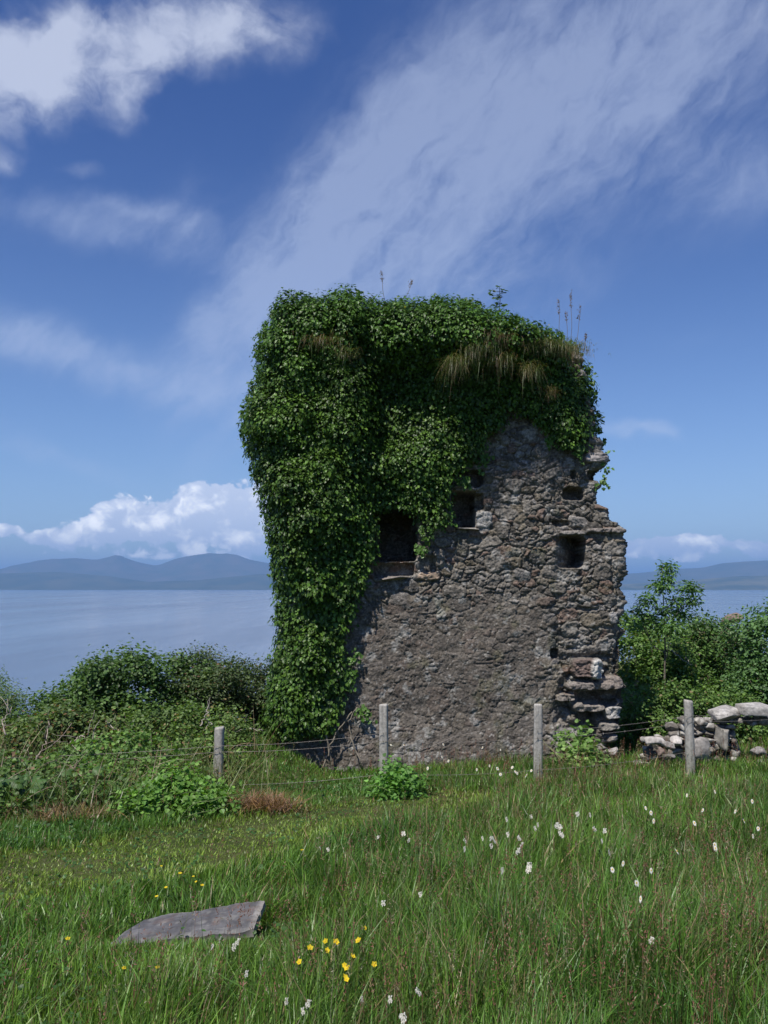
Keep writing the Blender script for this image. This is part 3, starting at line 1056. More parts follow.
    # bare vine stems at the foot
    for pts in ([(356, 708), (348, 722), (352, 740), (360, 765)], [(330, 700), (326, 730), (330, 765)], [(352, 712), (338, 730), (330, 748), (322, 770)]):
        pp = [at(a, b, YW - 0.16 - 0.02 * k) for k, (a, b) in enumerate(pts)]
        pp = np.array([[np.interp(s, range(len(pp)), [q[d] for q in pp]) for d in range(3)] for s in np.linspace(0, len(pp) - 1, 14)])
        pp += RNG.normal(0, 0.012, pp.shape)
        v, t = tube(pp, np.linspace(0.010, 0.016, len(pp)), 6)
        a2 = Acc(); a2.add(v, t, (0.22, 0.19, 0.15))
        obj('vine_stem', a2.build('vine_stem', M['bark'], base, True), root)


build_ivy()

# ------------------------------------------------------------------ grass
SLAB = [(105, 944, 4.84), (143, 918, 5.10), (265, 898, 5.16), (253, 929, 4.93)]
SLAB_W = [at(*p) for p in SLAB]
TW_X0, TW_X1 = wx(272), wx(622)


def path_mask(x, y):
    d = polydist(x, y, [(-5.5, 4.2), (-3.2, 6.0), (-1.9, 7.4), (-0.9, 8.9), (0.4, 10.6)])
    d = d + (fbm(x * 1.5, y * 1.5, seed=31) - 0.5) * 0.5
    return 1 - sstep(0.5, 1.3, d)


def blades(x, y, z, L, W, lean, heading, cols, curve=0.55, seg=3):
    n = len(x)
    W = np.broadcast_to(np.asarray(W, float), (n,))
    ts = np.linspace(0, 1, seg + 1)
    hd = np.stack([np.cos(heading), np.sin(heading), np.zeros(n)], -1)
    sd_a = heading + math.pi / 2 + RNG.normal(0, 0.5, n)
    sd = np.stack([np.cos(sd_a), np.sin(sd_a), np.zeros(n)], -1)
    base = np.stack([x, y, z], -1)
    V = []
    for k, t in enumerate(ts):
        bend = lean * t + curve * lean * 1.6 * t * t
        c = base + hd * (L * bend)[:, None] + np.array([0, 0, 1.0]) * (L * t * np.sqrt(np.clip(1 - (lean * t) ** 2 * 0.8, 0.05, 1)))[:, None]
        w = W * (1 - t ** 1.6) * 0.5
        if k == seg:
            V.append(c[:, None, :])
        else:
            V.append((c - sd * w[:, None])[:, None, :]); V.append((c + sd * w[:, None])[:, None, :])
    v = np.concatenate(V, 1)
    m = v.shape[1]
    T = []
    for k in range(seg - 1):
        a = 2 * k
        T += [(a, a + 1, a + 3), (a, a + 3, a + 2)]
    T.append((2 * seg - 2, 2 * seg - 1, 2 * seg))
    t = np.array(T)[None] + (np.arange(n) * m)[:, None, None]
    return v.reshape(-1, 3), t.reshape(-1, 3), np.repeat(cols, m, axis=0)


def long_mask(x, y):
    """1 where the sward is tall (right and front right), 0 on the trodden left"""
    return sstep(-1.6, 0.9, x + 0.12 * (6 - y) + (fbm(x * 0.8, y * 0.8, seed=33) - 0.5) * 1.5)


def build_grass():
    N = 400000
    # distance distribution ~ y^-1.5
    u = RNG.random(N)
    y0, y1, p = 2.6, 19.5, 1.45
    a = 1 - p + 1
    y = (y0 ** (2 - p) + u * (y1 ** (2 - p) - y0 ** (2 - p))) ** (1 / (2 - p))
    x = RNG.uniform(-1, 1, N) * (0.47 * y + 1.0)
    # the sward goes on beyond both edges of the view
    N2 = 150000
    y2 = RNG.uniform(1.5, 18.0, N2); x2 = (0.47 * y2 + 1.0 + RNG.random(N2) * 4.5) * np.where(RNG.random(N2) < 0.5, -1, 1)
    x = np.concatenate([x, x2]); y = np.concatenate([y, y2]); N = N + N2
    clump = fbm(x * 3.2, y * 3.2, seed=35, oct=3)
    pm = path_mask(x, y)
    keep = (RNG.random(N) < 0.45 + 1.1 * clump) | (pm > 0.5)
    intower = (x > TW_X0 + 0.1) & (x < TW_X1 - 0.1) & (y > YW + 0.02)
    sl = [(q[0], q[1]) for q in SLAB_W]
    inslab = inpoly(x, y, sl)
    cx_, cy_ = -1.23, 5.1
    keep &= ~intower & ~inslab
    x, y, clump, pm = x[keep], y[keep], clump[keep], pm[keep]
    n = len(x)
    lm = long_mask(x, y)
    dsl = polydist(x, y, sl + [sl[0]])
    front = (y < 5.3) & (dsl < 0.5)
    L = (0.10 + 0.12 * lm) * (0.45 + 1.1 * clump) * (0.45 + 1.0 * RNG.random(n) ** 1.3)
    L *= 1 + 0.35 * (fbm(x * 0.9 + 4, y * 0.9, seed=36) - 0.5) * 2
    L = L * (1 - pm * 0.68)
    L = np.where(front, np.minimum(L, 0.05 + dsl * 0.22), L)
    L = np.where((y < 5.0) & (x < -0.4) & (dsl < 1.0), np.minimum(L, 0.05 + 0.13 * np.clip(dsl, 0, 1) + 0.04 * RNG.random(n)), L)
    # lusher growth under the fence and at the wall foot
    ff = np.exp(-((y - 12.6) / 1.5) ** 2)
    L = L * (1 - 0.30 * ff) * (1 - 0.25 * sstep(8, 11, y))
    W = (0.0028 + 0.0065 * RNG.random(n) ** 2) * (0.75 + y / 7.0)
    hd = fbm(x * 2.2, y * 2.2, seed=37) * 12.0 + RNG.normal(0, 1.5, n)
    wind = 0.25
    lean = np.clip(np.abs(RNG.normal(0.22, 0.24, n)), 0, 1.0)
    hd = np.where(RNG.random(n) < 0.15, RNG.normal(-0.3, 0.6, n), hd)
    L = L * (1 + 0.5 * sstep(3.0, 4.2, x) * np.exp(-((y - 12.9) / 0.9) ** 2))
    t1 = fbm(x * 0.9, y * 0.9, seed=38)[:, None]; r = RNG.random((n, 1)); dry = RNG.random((n, 1))
    g1 = np.array([0.050, 0.138, 0.022]); g2 = np.array([0.165, 0.280, 0.038]); blu = np.array([0.080, 0.195, 0.060])
    c = g1 * (1 - t1) + g2 * t1
    c = c * (1 - 0.4 * (r > 0.7)) + blu * 0.4 * (r > 0.7)
    c = np.where(pm[:, None] > 0.4, c * 0.4 + np.array([0.25, 0.34, 0.06]) * 0.6, c)
    dthr = 0.06 + 0.07 * lm[:, None]
    c = np.where(dry < dthr, np.array([0.24, 0.19, 0.10]), c)
    c = np.where((dry > 0.985), np.array([0.17, 0.09, 0.06]), c)
    c = c * (0.45 + 1.15 * RNG.random((n, 1)) ** 1.2) * (0.75 + 0.5 * fbm(x * 1.8, y * 1.8, seed=39))[:, None]
    z = ground_z(x, y) - 0.01
    v, t, cc = blades(x, y, z, L, W, lean, hd, c)
    o = obj('grass', mesh_from('grass', v, t, M['grass'], cc))
    tag(o, kind='stuff', cat='grass', label='long green meadow grass covering the slope in front of the tower')
    # clover and other low leaves between the blades
    N = 12000
    y = 3.0 + RNG.random(N) ** 1.6 * 13; x = RNG.uniform(-1, 1, N) * (0.47 * y + 0.8)
    k = (fbm(x * 1.4, y * 1.4, seed=41) > 0.52) & ~((x > TW_X0) & (x < TW_X1) & (y > YW - 0.05)) & ~inpoly(x, y, sl)
    x, y = x[k], y[k]; n = len(x)
    pos = np.stack([x, y, ground_z(x, y) + RNG.uniform(0.01, 0.10, n) * (1 - path_mask(x, y) * 0.7)], -1)
    g = RNG.uniform(0.7, 1.3, (n, 1))
    v, t, cc = leaves(pos, np.array([0, -0.2, 1.0]) + RNG.normal(0, 0.35, (n, 3)), RNG.normal(0, 1, (n, 3)), RNG.uniform(0.014, 0.032, n) * (0.7 + y / 14), np.array([0.05, 0.12, 0.028]) * g, aspect=1.2)
    o = obj('ground_cover', mesh_from('ground_cover', v, t, M['leaf'], cc))
    tag(o, kind='stuff', cat='ground cover', label='low clover and small leaves between the grass blades')
    # seed heads: stalk + panicle
    ac = Acc()
    N = 5600
    y = 3.2 + RNG.random(N) ** 1.25 * 11.2; x = RNG.uniform(-1, 1, N) * (0.47 * y + 0.5)
    k = (RNG.random(N) < 0.10 + 0.90 * long_mask(x, y) * sstep(0.34, 0.6, fbm(x * 0.9, y * 0.9, seed=43))) & (path_mask(x, y) < 0.3) & ~((dd := polydist(x, y, sl + [sl[0]])) < 0.3)
    x, y = x[k], y[k]; n = len(x)
    z = ground_z(x, y)
    L = RNG.uniform(0.24, 0.50, n)
    hd = RNG.normal(-0.2, 1.0, n); lean = np.abs(RNG.normal(0.16, 0.12, n))
    red = RNG.random((n, 1))
    c = np.where(red < 0.6, np.array([0.24, 0.11, 0.08]), np.array([0.23, 0.20, 0.12]))
    ac.add(*blades(x, y, z, L, 0.0022 * (0.7 + y / 6), lean, hd, np.where(red < 0.3, c, np.array([0.13, 0.15, 0.06])), 0.3))
    tip = np.stack([x + np.cos(hd) * L * lean * 1.35, y + np.sin(hd) * L * lean * 1.35, z + L * np.sqrt(np.clip(1 - lean ** 2 * .64, 0, 1))], -1)
    for j in range(14):
        pos = tip + np.array([0, 0, -0.006]) * j * 1.3 + RNG.normal(0, 0.005, (n, 3))
        ac.add(*leaves(pos, RNG.normal(0, 1, (n, 3)), np.array([0, 0, 1.0]) + RNG.normal(0, 0.45, (n, 3)), RNG.uniform(0.008, 0.015, n) * (0.8 + y / 14), c * RNG.uniform(0.8, 1.3, (n, 1)), aspect=0.35))
    o = obj('seed_grass', ac.build('seed_grass', M['grass']))
    tag(o, kind='stuff', cat='grass', label='reddish brown grass seed heads standing above the green blades')


build_grass()


def build_far_grass():
    """coarse sward on the knoll and the slope behind, and along the top edge of the bank"""
    N = 30000
    x = RNG.uniform(2, 34, N); y = RNG.uniform(20, 62, N)
    k = RNG.random(N) < np.exp(-(((x - 14.5) / 11) ** 2 + ((y - 42) / 12) ** 2))
    x, y = x[k], y[k]; n = len(x)
    t1 = fbm(x * 0.35, y * 0.35, seed=51)[:, None]
    c = np.array([0.06, 0.10, 0.025]) * (1 - t1) + np.array([0.22, 0.18, 0.085]) * t1
    c = c * RNG.uniform(0.7, 1.3, (n, 1))
    v, t, cc = blades(x, y, ground_z(x, y) - 0.03, RNG.uniform(0.25, 0.7, n), 0.05, np.abs(RNG.normal(0.4, 0.2, n)), RNG.uniform(0, 6.3, n), c)
    o = obj('moor_grass', mesh_from('moor_grass', v, t, M['grass'], cc))
    tag(o, kind='stuff', cat='grass', label='tawny rough grass on the knoll beyond the bushes')


build_far_grass()

# ------------------------------------------------------------------ shrubs
def leaf_lumps(lumps, n, size, cols, droop=0.3, shell=0.55, aspect=1.0, cl=6, clr=0.10, seed=0, zmin=None):
    """leaves in little sprays through ellipsoid lumps. lumps: (x,y,z,rx,ry,rz)"""
    L = np.array(lumps, float)
    vol = (L[:, 3] * L[:, 4] * L[:, 5]) ** (2 / 3)
    m = n // cl
    k = RNG.choice(len(L), m, p=vol / vol.sum())
    d = norm(RNG.normal(size=(m, 3)))
    d[:, 2] = np.where(d[:, 2] < -0.3, -d[:, 2], d[:, 2])
    r = 1 - (RNG.random(m) ** 1.3) * shell
    c0 = L[k, :3] + d * L[k, 3:] * r[:, None]
    # gaps: noise rejects whole sprays
    gp = fbm(c0[:, 0] * 2.3, c0[:, 1] * 2.3, c0[:, 2] * 2.3, seed=60 + seed, oct=2)
    kk = gp > 0.31
    c0, d, k = c0[kk], d[kk], k[kk]
    m = len(c0)
    tone = vnoise(c0[:, 0] * 2.5, c0[:, 1] * 2.5, c0[:, 2] * 2.5, seed=70 + seed)
    j = np.repeat(np.arange(m), cl); nn = len(j)
    off = RNG.normal(0, clr, (nn, 3))
    pos = c0[j] + off
    nr = norm(d[j] * 0.5 + np.array([0, 0, 0.7]) + RNG.normal(0, 0.45, (nn, 3)))
    tp = norm(off) * 0.8 + d[j] * 0.5 + np.array([0, 0, -droop]) + RNG.normal(0, 0.3, (nn, 3))
    ca, cb_ = np.array(cols[0]), np.array(cols[1])
    tt = np.clip(tone[j] + RNG.normal(0, 0.22, nn), 0, 1)[:, None]
    c = (ca * (1 - tt) + cb_ * tt) * RNG.uniform(1.1, 2.5, (nn, 1))
    if len(cols) > 2:
        c = np.where(RNG.random((nn, 1)) < cols[3], np.array(cols[2]), c)
    sz = RNG.uniform(0.7, 1.3, nn) * size
    if zmin is not None:
        q = pos[:, 2] > zmin
        pos, nr, tp, sz, c = pos[q], nr[q], tp[q], sz[q], c[q]
    return leaves(pos, nr, tp, sz, c, aspect=aspect)


def branch(p0, p1, r0, r1, wob=0.06, n=9, sag=0.0):
    p0, p1 = np.array(p0, float), np.array(p1, float)
    t = np.linspace(0, 1, n)[:, None]
    p = p0 * (1 - t) + p1 * t
    L = np.linalg.norm(p1 - p0)
    ph = RNG.uniform(0, 6.3, 6)
    for d in range(3):
        p[:, d] += L * wob * (np.sin(t[:, 0] * 3.1 + ph[d]) - math.sin(ph[d]) + 0.5 * np.sin(t[:, 0] * 7 + ph[d + 3]) - 0.5 * math.sin(ph[d + 3])) * 0.8
    p[:, 2] += sag * L * np.sin(t[:, 0] * math.pi)
    return tube(p, np.linspace(r0, r1, n), 6)


def shrub(name, base_px, Y, tops, label, cat, group, cols, n, size, lumpr=0.42, aspect=1.0, bark=(0.16, 0.13, 0.10), seed=0, droop=0.2, depth=1.2, cl=6, clr=0.09, dead=0, base_z=None, nst=7):
    """tops: list of (px,py) skyline points; crown fills from there down to the ground"""
    bx = at(base_px, 700, Y)[0]
    bz = float(ground_z(bx, Y)) if base_z is None else base_z
    base = (bx, Y, bz - 0.05)
    root = empty(name, base, label, cat, group)
    lumps = []
    st = Acc()
    for (px, py) in tops:
        x, _, zt = at(px, py, Y)
        gz = float(ground_z(x, Y))
        hgt = zt - gz
        rows = max(1, int(hgt / (lumpr * 0.95)))
        for k in range(rows):
            rr = lumpr * RNG.uniform(0.8, 1.2)
            zc = zt - rr * 0.9 - k * (hgt - rr) / rows
            yy = Y + RNG.uniform(-0.5, 0.5) * depth - (0.25 * k * depth / max(rows, 1))
            lumps.append((x + RNG.normal(0, lumpr * 0.3), yy, zc, rr * RNG.uniform(0.9, 1.4), rr * 1.1, rr * 0.85))
    for i in range(nst):
        L = lumps[RNG.integers(len(lumps))]
        v, t = branch((bx + RNG.normal(0, 0.12), Y + RNG.normal(0, 0.12), bz - 0.08), (L[0], L[1], L[2] + L[5] * 0.5), 0.028, 0.006, 0.07)
        st.add(v, t, np.array(bark) * RNG.uniform(0.5, 1.0))
    for i in range(len(lumps) * 3):
        L = lumps[RNG.integers(len(lumps))]
        d = norm(RNG.normal(size=3)); d[2] = abs(d[2]); q = np.array(L[:3]) + d * np.array(L[3:]) * 1.02
        v, t = branch(np.array(L[:3]) - np.array([0, 0, L[5] * 0.6]), q, 0.008, 0.003, 0.09, 7)
        st.add(v, t, np.array(bark) * RNG.uniform(0.7, 1.5))
    obj('branches', st.build('branches', M['bark'], base, True), root)
    ac = Acc()
    ac.add(*leaf_lumps(lumps, int(n * 1.2), size, cols, droop, 0.85, aspect, cl, clr, seed))
    obj('foliage', ac.build('foliage', M['leaf'], base), root)
    return root


GL = 'bushes behind the fence on the left'
GR = 'bushes behind the low wall on the right'
shrub('broadleaf_bush', 120, 16.3, [(72, 672), (88, 660), (105, 652), (128, 648), (150, 648), (172, 656), (186, 668), (60, 690), (100, 690), (140, 690), (175, 692)],
      'big rounded dark green broadleaf bush behind the fence, tallest in the left hedge', 'bush', GL, [(0.026, 0.050, 0.016), (0.060, 0.108, 0.028)], 26000, 0.056, 0.40, 1.15, seed=1)
shrub('fuchsia_bush', 232, 16.9, [(192, 656), (205, 650), (220, 658), (238, 660), (254, 664), (268, 668), (200, 684), (230, 690), (258, 694)],
      'dark feathery bush with tiny leaves between the broadleaf bush and the ivy', 'bush', GL, [(0.028, 0.045, 0.020), (0.060, 0.088, 0.032), (0.16, 0.10, 0.06), 0.06], 22000, 0.05, 0.36, 0.8, seed=2)
shrub('willow_bush', 25, 16.8, [(8, 682), (-20, 676), (28, 690), (-45, 680), (50, 700), (15, 712), (-30, 716)],
      'thin pale green willow bush with wispy upright shoots at the left edge of the hedge', 'bush', GL, [(0.04, 0.07, 0.025), (0.085, 0.13, 0.045)], 14000, 0.05, 0.36, 0.45, seed=3, nst=12)
shrub('elder_bush', 52, 15.0, [(20, 722), (45, 712), (75, 706), (100, 712), (125, 716), (0, 728), (60, 740), (100, 742)],
      'elder bush with brown dying sprays, low in the hedge behind the dead branches', 'bush', GL, [(0.035, 0.060, 0.020), (0.080, 0.115, 0.032), (0.20, 0.12, 0.06), 0.08], 12000, 0.06, 0.33, 1.0, seed=4)
shrub('hawthorn_bush', 165, 14.8, [(140, 712), (165, 708), (190, 706), (215, 712), (240, 716), (150, 735), (185, 738), (220, 742)],
      'small bright green leafy bush just behind the leftmost fence post', 'bush', GL, [(0.038, 0.066, 0.020), (0.085, 0.135, 0.034), (0.24, 0.20, 0.09), 0.05], 9500, 0.05, 0.3, 1.0, seed=5)
# right-hand side, on the falling slope
shrub('hazel_bush', 648, 19.5, [(630, 608), (645, 612), (662, 614), (680, 616), (640, 642), (666, 646), (632, 660), (655, 664), (678, 668), (640, 700), (668, 706)],
      'mid green hazel bush directly right of the tower', 'bush', GR, [(0.035, 0.07, 0.018), (0.085, 0.145, 0.032), (0.2, 0.17, 0.08), 0.03], 20000, 0.06, 0.46, 1.1, seed=6)
shrub('alder_bush', 712, 20.5, [(695, 614), (712, 616), (728, 622), (742, 624), (702, 646), (702, 668), (728, 676), (700, 706), (735, 710)],
      'dark green alder bush in the middle of the right-hand thicket', 'bush', GR, [(0.028, 0.058, 0.018), (0.065, 0.12, 0.03), (0.17, 0.15, 0.09), 0.03], 19000, 0.06, 0.46, 1.0, seed=7)
shrub('bramble_bush', 690, 16.6, [(632, 690), (650, 684), (668, 680), (690, 686), (712, 690), (735, 692), (640, 712), (662, 712), (690, 712), (725, 712), (755, 700)],
      'low light green bramble bush in front of the sapling and behind the broken wall', 'bush', GR, [(0.04, 0.075, 0.02), (0.085, 0.14, 0.035), (0.2, 0.16, 0.08), 0.04], 13000, 0.055, 0.36, 0.9, seed=22)
shrub('sycamore_bush', 765, 18.0, [(748, 618), (762, 608), (780, 600), (800, 606), (752, 648), (775, 644), (800, 650), (760, 684), (790, 690)],
      'tall bluish green bush cut by the right edge of the picture', 'bush', GR, [(0.035, 0.07, 0.025), (0.07, 0.13, 0.045)], 18000, 0.062, 0.42, 1.0, seed=8)
shrub('gorse_bush', 690, 33.0, [(625, 628), (640, 622), (665, 620), (700, 612), (722, 616), (738, 624), (640, 640), (670, 638), (705, 634)],
      'yellowish green scrub along the crest of the knoll beyond the thicket', 'bush', None, [(0.06, 0.09, 0.025), (0.13, 0.15, 0.045), (0.22, 0.17, 0.08), 0.12], 9000, 0.11, 0.5, 0.7, seed=9)


def build_ash():
    Y = 17.6
    bx, _, _ = at(664, 700, Y)
    bz = float(ground_z(bx, Y))
    base = (bx, Y, bz)
    root = empty('ash_sapling', base, 'slender ash sapling with layered leaf sprays rising above the bushes right of the tower', 'tree')
    st, lf = Acc(), Acc()
    tip = at(668, 567, Y)
    v, t = branch(base, tip, 0.028, 0.005, 0.015, 16)
    st.add(v, t, (0.15, 0.13, 0.10))
    tiers = [(668, 568, 8, 3), (667, 577, 6, 2.5), (662, 588, 11, 3.5), (688, 590, 10, 3.5), (649, 600, 10, 3.5), (676, 601, 9, 3), (690, 603, 9, 3), (642, 612, 8, 3), (664, 613, 11, 4), (682, 614, 10, 4), (650, 624, 12, 4), (670, 630, 13, 5), (636, 626, 8, 4)]
    lumps = []
    for (px, py, rx, rz) in tiers:
        c = at(px, py, Y + RNG.normal(0, 0.12))
        k = Y / 915
        lumps.append((c[0], c[1], c[2], rx * k, rx * k * 0.8, rz * k))
        f_ = np.interp(py + 10, [567, 700], [1, 0])
        p0 = np.array(base) * (1 - f_) + np.array(tip) * f_
        v, t = branch(p0, c, 0.010, 0.004, 0.08, 8)
        st.add(v, t, (0.16, 0.14, 0.11))
    obj('trunk', st.build('trunk', M['bark'], base, True), root)
    lf.add(*leaf_lumps(lumps, 3000, 0.07, [(0.035, 0.075, 0.025), (0.075, 0.14, 0.04)], 0.4, 0.9, 0.55, 6, 0.06, 12))
    obj('crown', lf.build('crown', M['leaf'], base), root)


build_ash()


def bramble(name, px0, px1, py0, py1, Ya, Yb, n, size, cols, label, cat, group, stems=26, bark=(0.24, 0.19, 0.14), seed=0, lr=0.28, hl=0.55):
    """low arching thicket between the pixel span, Ya (front) to Yb (back)"""
    x0, x1 = at(px0, 760, (Ya + Yb) / 2)[0], at(px1, 760, (Ya + Yb) / 2)[0]
    cx = (x0 + x1) / 2
    base = (cx, (Ya + Yb) / 2, float(ground_z(cx, (Ya + Yb) / 2)) - 0.03)
    root = empty(name, base, label, cat, group)
    lumps, st = [], Acc()
    nl = max(4, int((x1 - x0) * (Yb - Ya) / (lr * lr) * 0.7))
    for _ in range(nl):
        x = RNG.uniform(x0, x1); y = RNG.uniform(Ya, Yb)
        f_ = (y - Ya) / (Yb - Ya)
        ex = min((x - x0), (x1 - x)) / (x1 - x0) * 2
        h = hl * (0.45 + 0.7 * f_) * (0.45 + 0.55 * min(1, ex * 2)) * RNG.uniform(0.7, 1.15)
        z = float(ground_z(x, y))
        rr = lr * RNG.uniform(0.7, 1.1)
        lumps.append((x, y, z + max(h - rr * 0.7, 0.05), rr * 1.15, rr, rr * 0.75))
        if h > rr * 1.8:
            lumps.append((x, y, z + 0.1, rr, rr, rr * 0.7))
    for _ in range(stems):
        x = RNG.uniform(x0, x1); y = RNG.uniform(Ya, Yb); z = float(ground_z(x, y))
        a = RNG.uniform(0, 6.3); L = RNG.uniform(0.4, 1.0)
        q = (x + math.cos(a) * L, y + math.sin(a) * L * 0.6, z + RNG.uniform(0.1, 0.6) * hl * 1.6)
        v, t = branch((x, y, z), q, 0.007, 0.002, 0.07, 10, 0.10)
        st.add(v, t, np.array(bark) * RNG.uniform(0.7, 1.5))
    obj('stems', st.build('stems', M['bark'], base, True), root)
    ac = Acc()
    ac.add(*leaf_lumps(lumps, n, size, cols, 0.25, 0.7, 1.1, 5, 0.07, seed))
    obj('foliage', ac.build('foliage', M['leaf'], base), root)
    return root


GB = 'brambles on the bank at the left'
bramble('bramble_thicket', -60, 72, 0, 0, 9.6, 12.6, 12000, 0.055, [(0.035, 0.065, 0.020), (0.080, 0.135, 0.034), (0.22, 0.14, 0.09), 0.06],
        'tangled dark bramble thicket at the left edge, full of dead brown stems', 'bramble', GB, 46, (0.26, 0.20, 0.15), 14, hl=0.72)
bramble('bramble_thicket', 60, 150, 0, 0, 10.2, 12.8, 9000, 0.05, [(0.038, 0.075, 0.022), (0.085, 0.150, 0.035), (0.24, 0.19, 0.10), 0.04],
        'greener bramble thicket with pale dry stalks below the dead branches', 'bramble', GB, 36, (0.28, 0.23, 0.16), 15, hl=0.66)
bramble('bramble_thicket', 140, 225, 0, 0, 10.9, 13.4, 6500, 0.045, [(0.045, 0.08, 0.022), (0.09, 0.145, 0.035), (0.25, 0.17, 0.09), 0.08],
        'low grassy bramble thicket round the foot of the leftmost fence post', 'bramble', GB, 26, (0.26, 0.19, 0.12), 16, lr=0.24, hl=0.5)
bramble('nettle_patch', 128, 222, 0, 0, 9.3, 10.4, 4600, 0.05, [(0.05, 0.11, 0.022), (0.10, 0.18, 0.035)],
        'bright green nettle patch in front of the leftmost fence post', 'nettles', None, 20, (0.12, 0.16, 0.06), 17, lr=0.2, hl=0.36)
bramble('nettle_patch', 376, 420, 0, 0, 11.0, 11.7, 1300, 0.05, [(0.045, 0.10, 0.022), (0.08, 0.17, 0.035)],
        'small dark nettle patch in the grass just below the second fence post from the left', 'nettles', None, 8, (0.12, 0.16, 0.06), 18, lr=0.16, hl=0.32)
bramble('weed_patch', 562, 600, 0, 0, 13.6, 14.5, 1100, 0.075, [(0.06, 0.11, 0.03), (0.13, 0.20, 0.06)],
        'pale leafy weeds growing at the foot of the broken right end of the tower', 'weeds', None, 10, (0.2, 0.2, 0.1), 19, lr=0.16, hl=0.55)


def dead_clump(px, py, Y, n, L, label, col, wid=0.5, name='dead_fern'):
    x, _, _ = at(px, py, Y)
    base = (x, Y, float(ground_z(x, Y)))
    a = RNG.uniform(0, 6.3, n)
    bx = x + RNG.normal(0, wid * 0.4, n); by = Y + RNG.normal(0, 0.12, n)
    c = np.array(col) * RNG.uniform(0.5, 1.5, (n, 1))
    c[:, 2:] *= RNG.uniform(0.7, 1.2, (n, 1))
    v, t, cc = blades(bx, by, ground_z(bx, by) - 0.01, RNG.uniform(0.4, 1.0, n) * L, RNG.uniform(0.006, 0.016, n), np.clip(np.abs(RNG.normal(0.75, 0.3, n)), 0, 1.1), a, c, 0.5)
    o = obj(name, mesh_from(name, rel(base, v), t, M['grass'], cc), None, base)
    tag(o, label, 'dead plants')


dead_clump(255, 818, 10.1, 1000, 0.30, 'clump of rust brown dead fern to the right of the leftmost fence post', (0.25, 0.15, 0.09), 0.46)
dead_clump(196, 806, 10.6, 420, 0.32, 'smaller rust brown dead fern clump left of the leftmost fence post', (0.25, 0.13, 0.07), 0.26)
dead_clump(62, 826, 9.6, 420, 0.26, 'flattened tan dead fern clump on the edge of the left bank', (0.25, 0.17, 0.10), 0.7)

def bank_grass():
    N = 3000
    y = RNG.uniform(9.4, 14.2, N); x = RNG.uniform(-6.3, -1.35, N)
    k = RNG.random(N) < sstep(0.38, 0.58, fbm(x * 1.5, y * 1.5, seed=141)) * sstep(-1.35, -1.9, x)
    x, y = x[k], y[k]; n = len(x)
    m = RNG.random((n, 1))
    t1 = fbm(x * 0.9 + 7, y * 0.9, seed=142)[:, None]
    c = np.array([0.07, 0.14, 0.03]) * (1 - t1) + np.array([0.17, 0.19, 0.06]) * t1
    c = np.where(m < 0.22, np.array([0.26, 0.20, 0.12]), c); c = np.where(m > 0.93, np.array([0.2, 0.11, 0.07]), c)
    c = c * RNG.uniform(0.6, 1.3, (n, 1))
    v, t, cc = blades(x, y, ground_z(x, y), RNG.uniform(0.35, 0.85, n), RNG.uniform(0.007, 0.014, n), np.abs(RNG.normal(0.35, 0.22, n)), RNG.uniform(0, 6.3, n), c)
    o = obj('rough_grass', mesh_from('rough_grass', v, t, M['grass'], cc))
    tag(o, kind='stuff', cat='grass', label='tall rough grass with straw stalks growing through the brambles on the left bank')


bank_grass()

# broad leaved butterbur
def butterbur(px, py, Y, nleaf, label, seed):
    r = np.random.default_rng(seed)
    x, _, _ = at(px, py, Y)
    gz = float(ground_z(x, Y))
    base = (x, Y, gz)
    root = empty('butterbur', base, label, 'plant', 'butterbur plants')
    st, lf = Acc(), Acc()
    for i in range(nleaf):
        a = r.uniform(0, 6.3); d = r.uniform(0.05, 0.30); h = r.uniform(0.25, 0.5)
        c = np.array([x + math.cos(a) * d, Y + math.sin(a) * d, gz + h])
        v, t = branch((x, Y, gz), c, 0.006, 0.004, 0.04, 6)
        st.add(v, t, (0.10, 0.15, 0.05))
        R_ = r.uniform(0.05, 0.09)
        nrm_ = norm(np.array([math.cos(a) * 0.4, math.sin(a) * 0.4 - 0.45, 1.0]))
        k = 18
        an = np.linspace(0, 2 * math.pi, k, endpoint=False)
        rad = R_ * (1 - 0.55 * np.exp(-((an - math.pi) / 0.35) ** 2)) * (1 + 0.06 * np.sin(an * 7))
        s1 = norm(np.cross(nrm_, [0, 0.3, 1.0])); s2 = np.cross(nrm_, s1)
        ring = c + rad[:, None] * (np.cos(an)[:, None] * s1 + np.sin(an)[:, None] * s2) - nrm_ * (0.02 + 0.015 * np.sin(an * 3)[:, None])
        mid = c + 0.5 * rad[:, None] * (np.cos(an)[:, None] * s1 + np.sin(an)[:, None] * s2)
        vv = np.vstack([ring, mid, c])
        tt = []
        for j in range(k):
            j2 = (j + 1) % k
            tt += [(j, j2, k + j2), (j, k + j2, k + j), (k + j, k + j2, 2 * k)]
        g = r.uniform(0.8, 1.25)
        lf.add(vv, tt, (0.07 * g, 0.14 * g, 0.04 * g))
    obj('stalks', st.build('stalks', M['bark'], base, True), root)
    obj('leaves', lf.build('leaves', M['leaf'], base, True), root)


butterbur(42, 790, 10.3, 12, 'butterbur with broad round bluish green leaves on the left bank, beside the dead fern', 1)
butterbur(88, 776, 11.0, 9, 'smaller butterbur plant in the brambles under the left wires', 2)
butterbur(8, 812, 10.0, 8, 'butterbur plant with shaded leaves at the very left edge', 3)

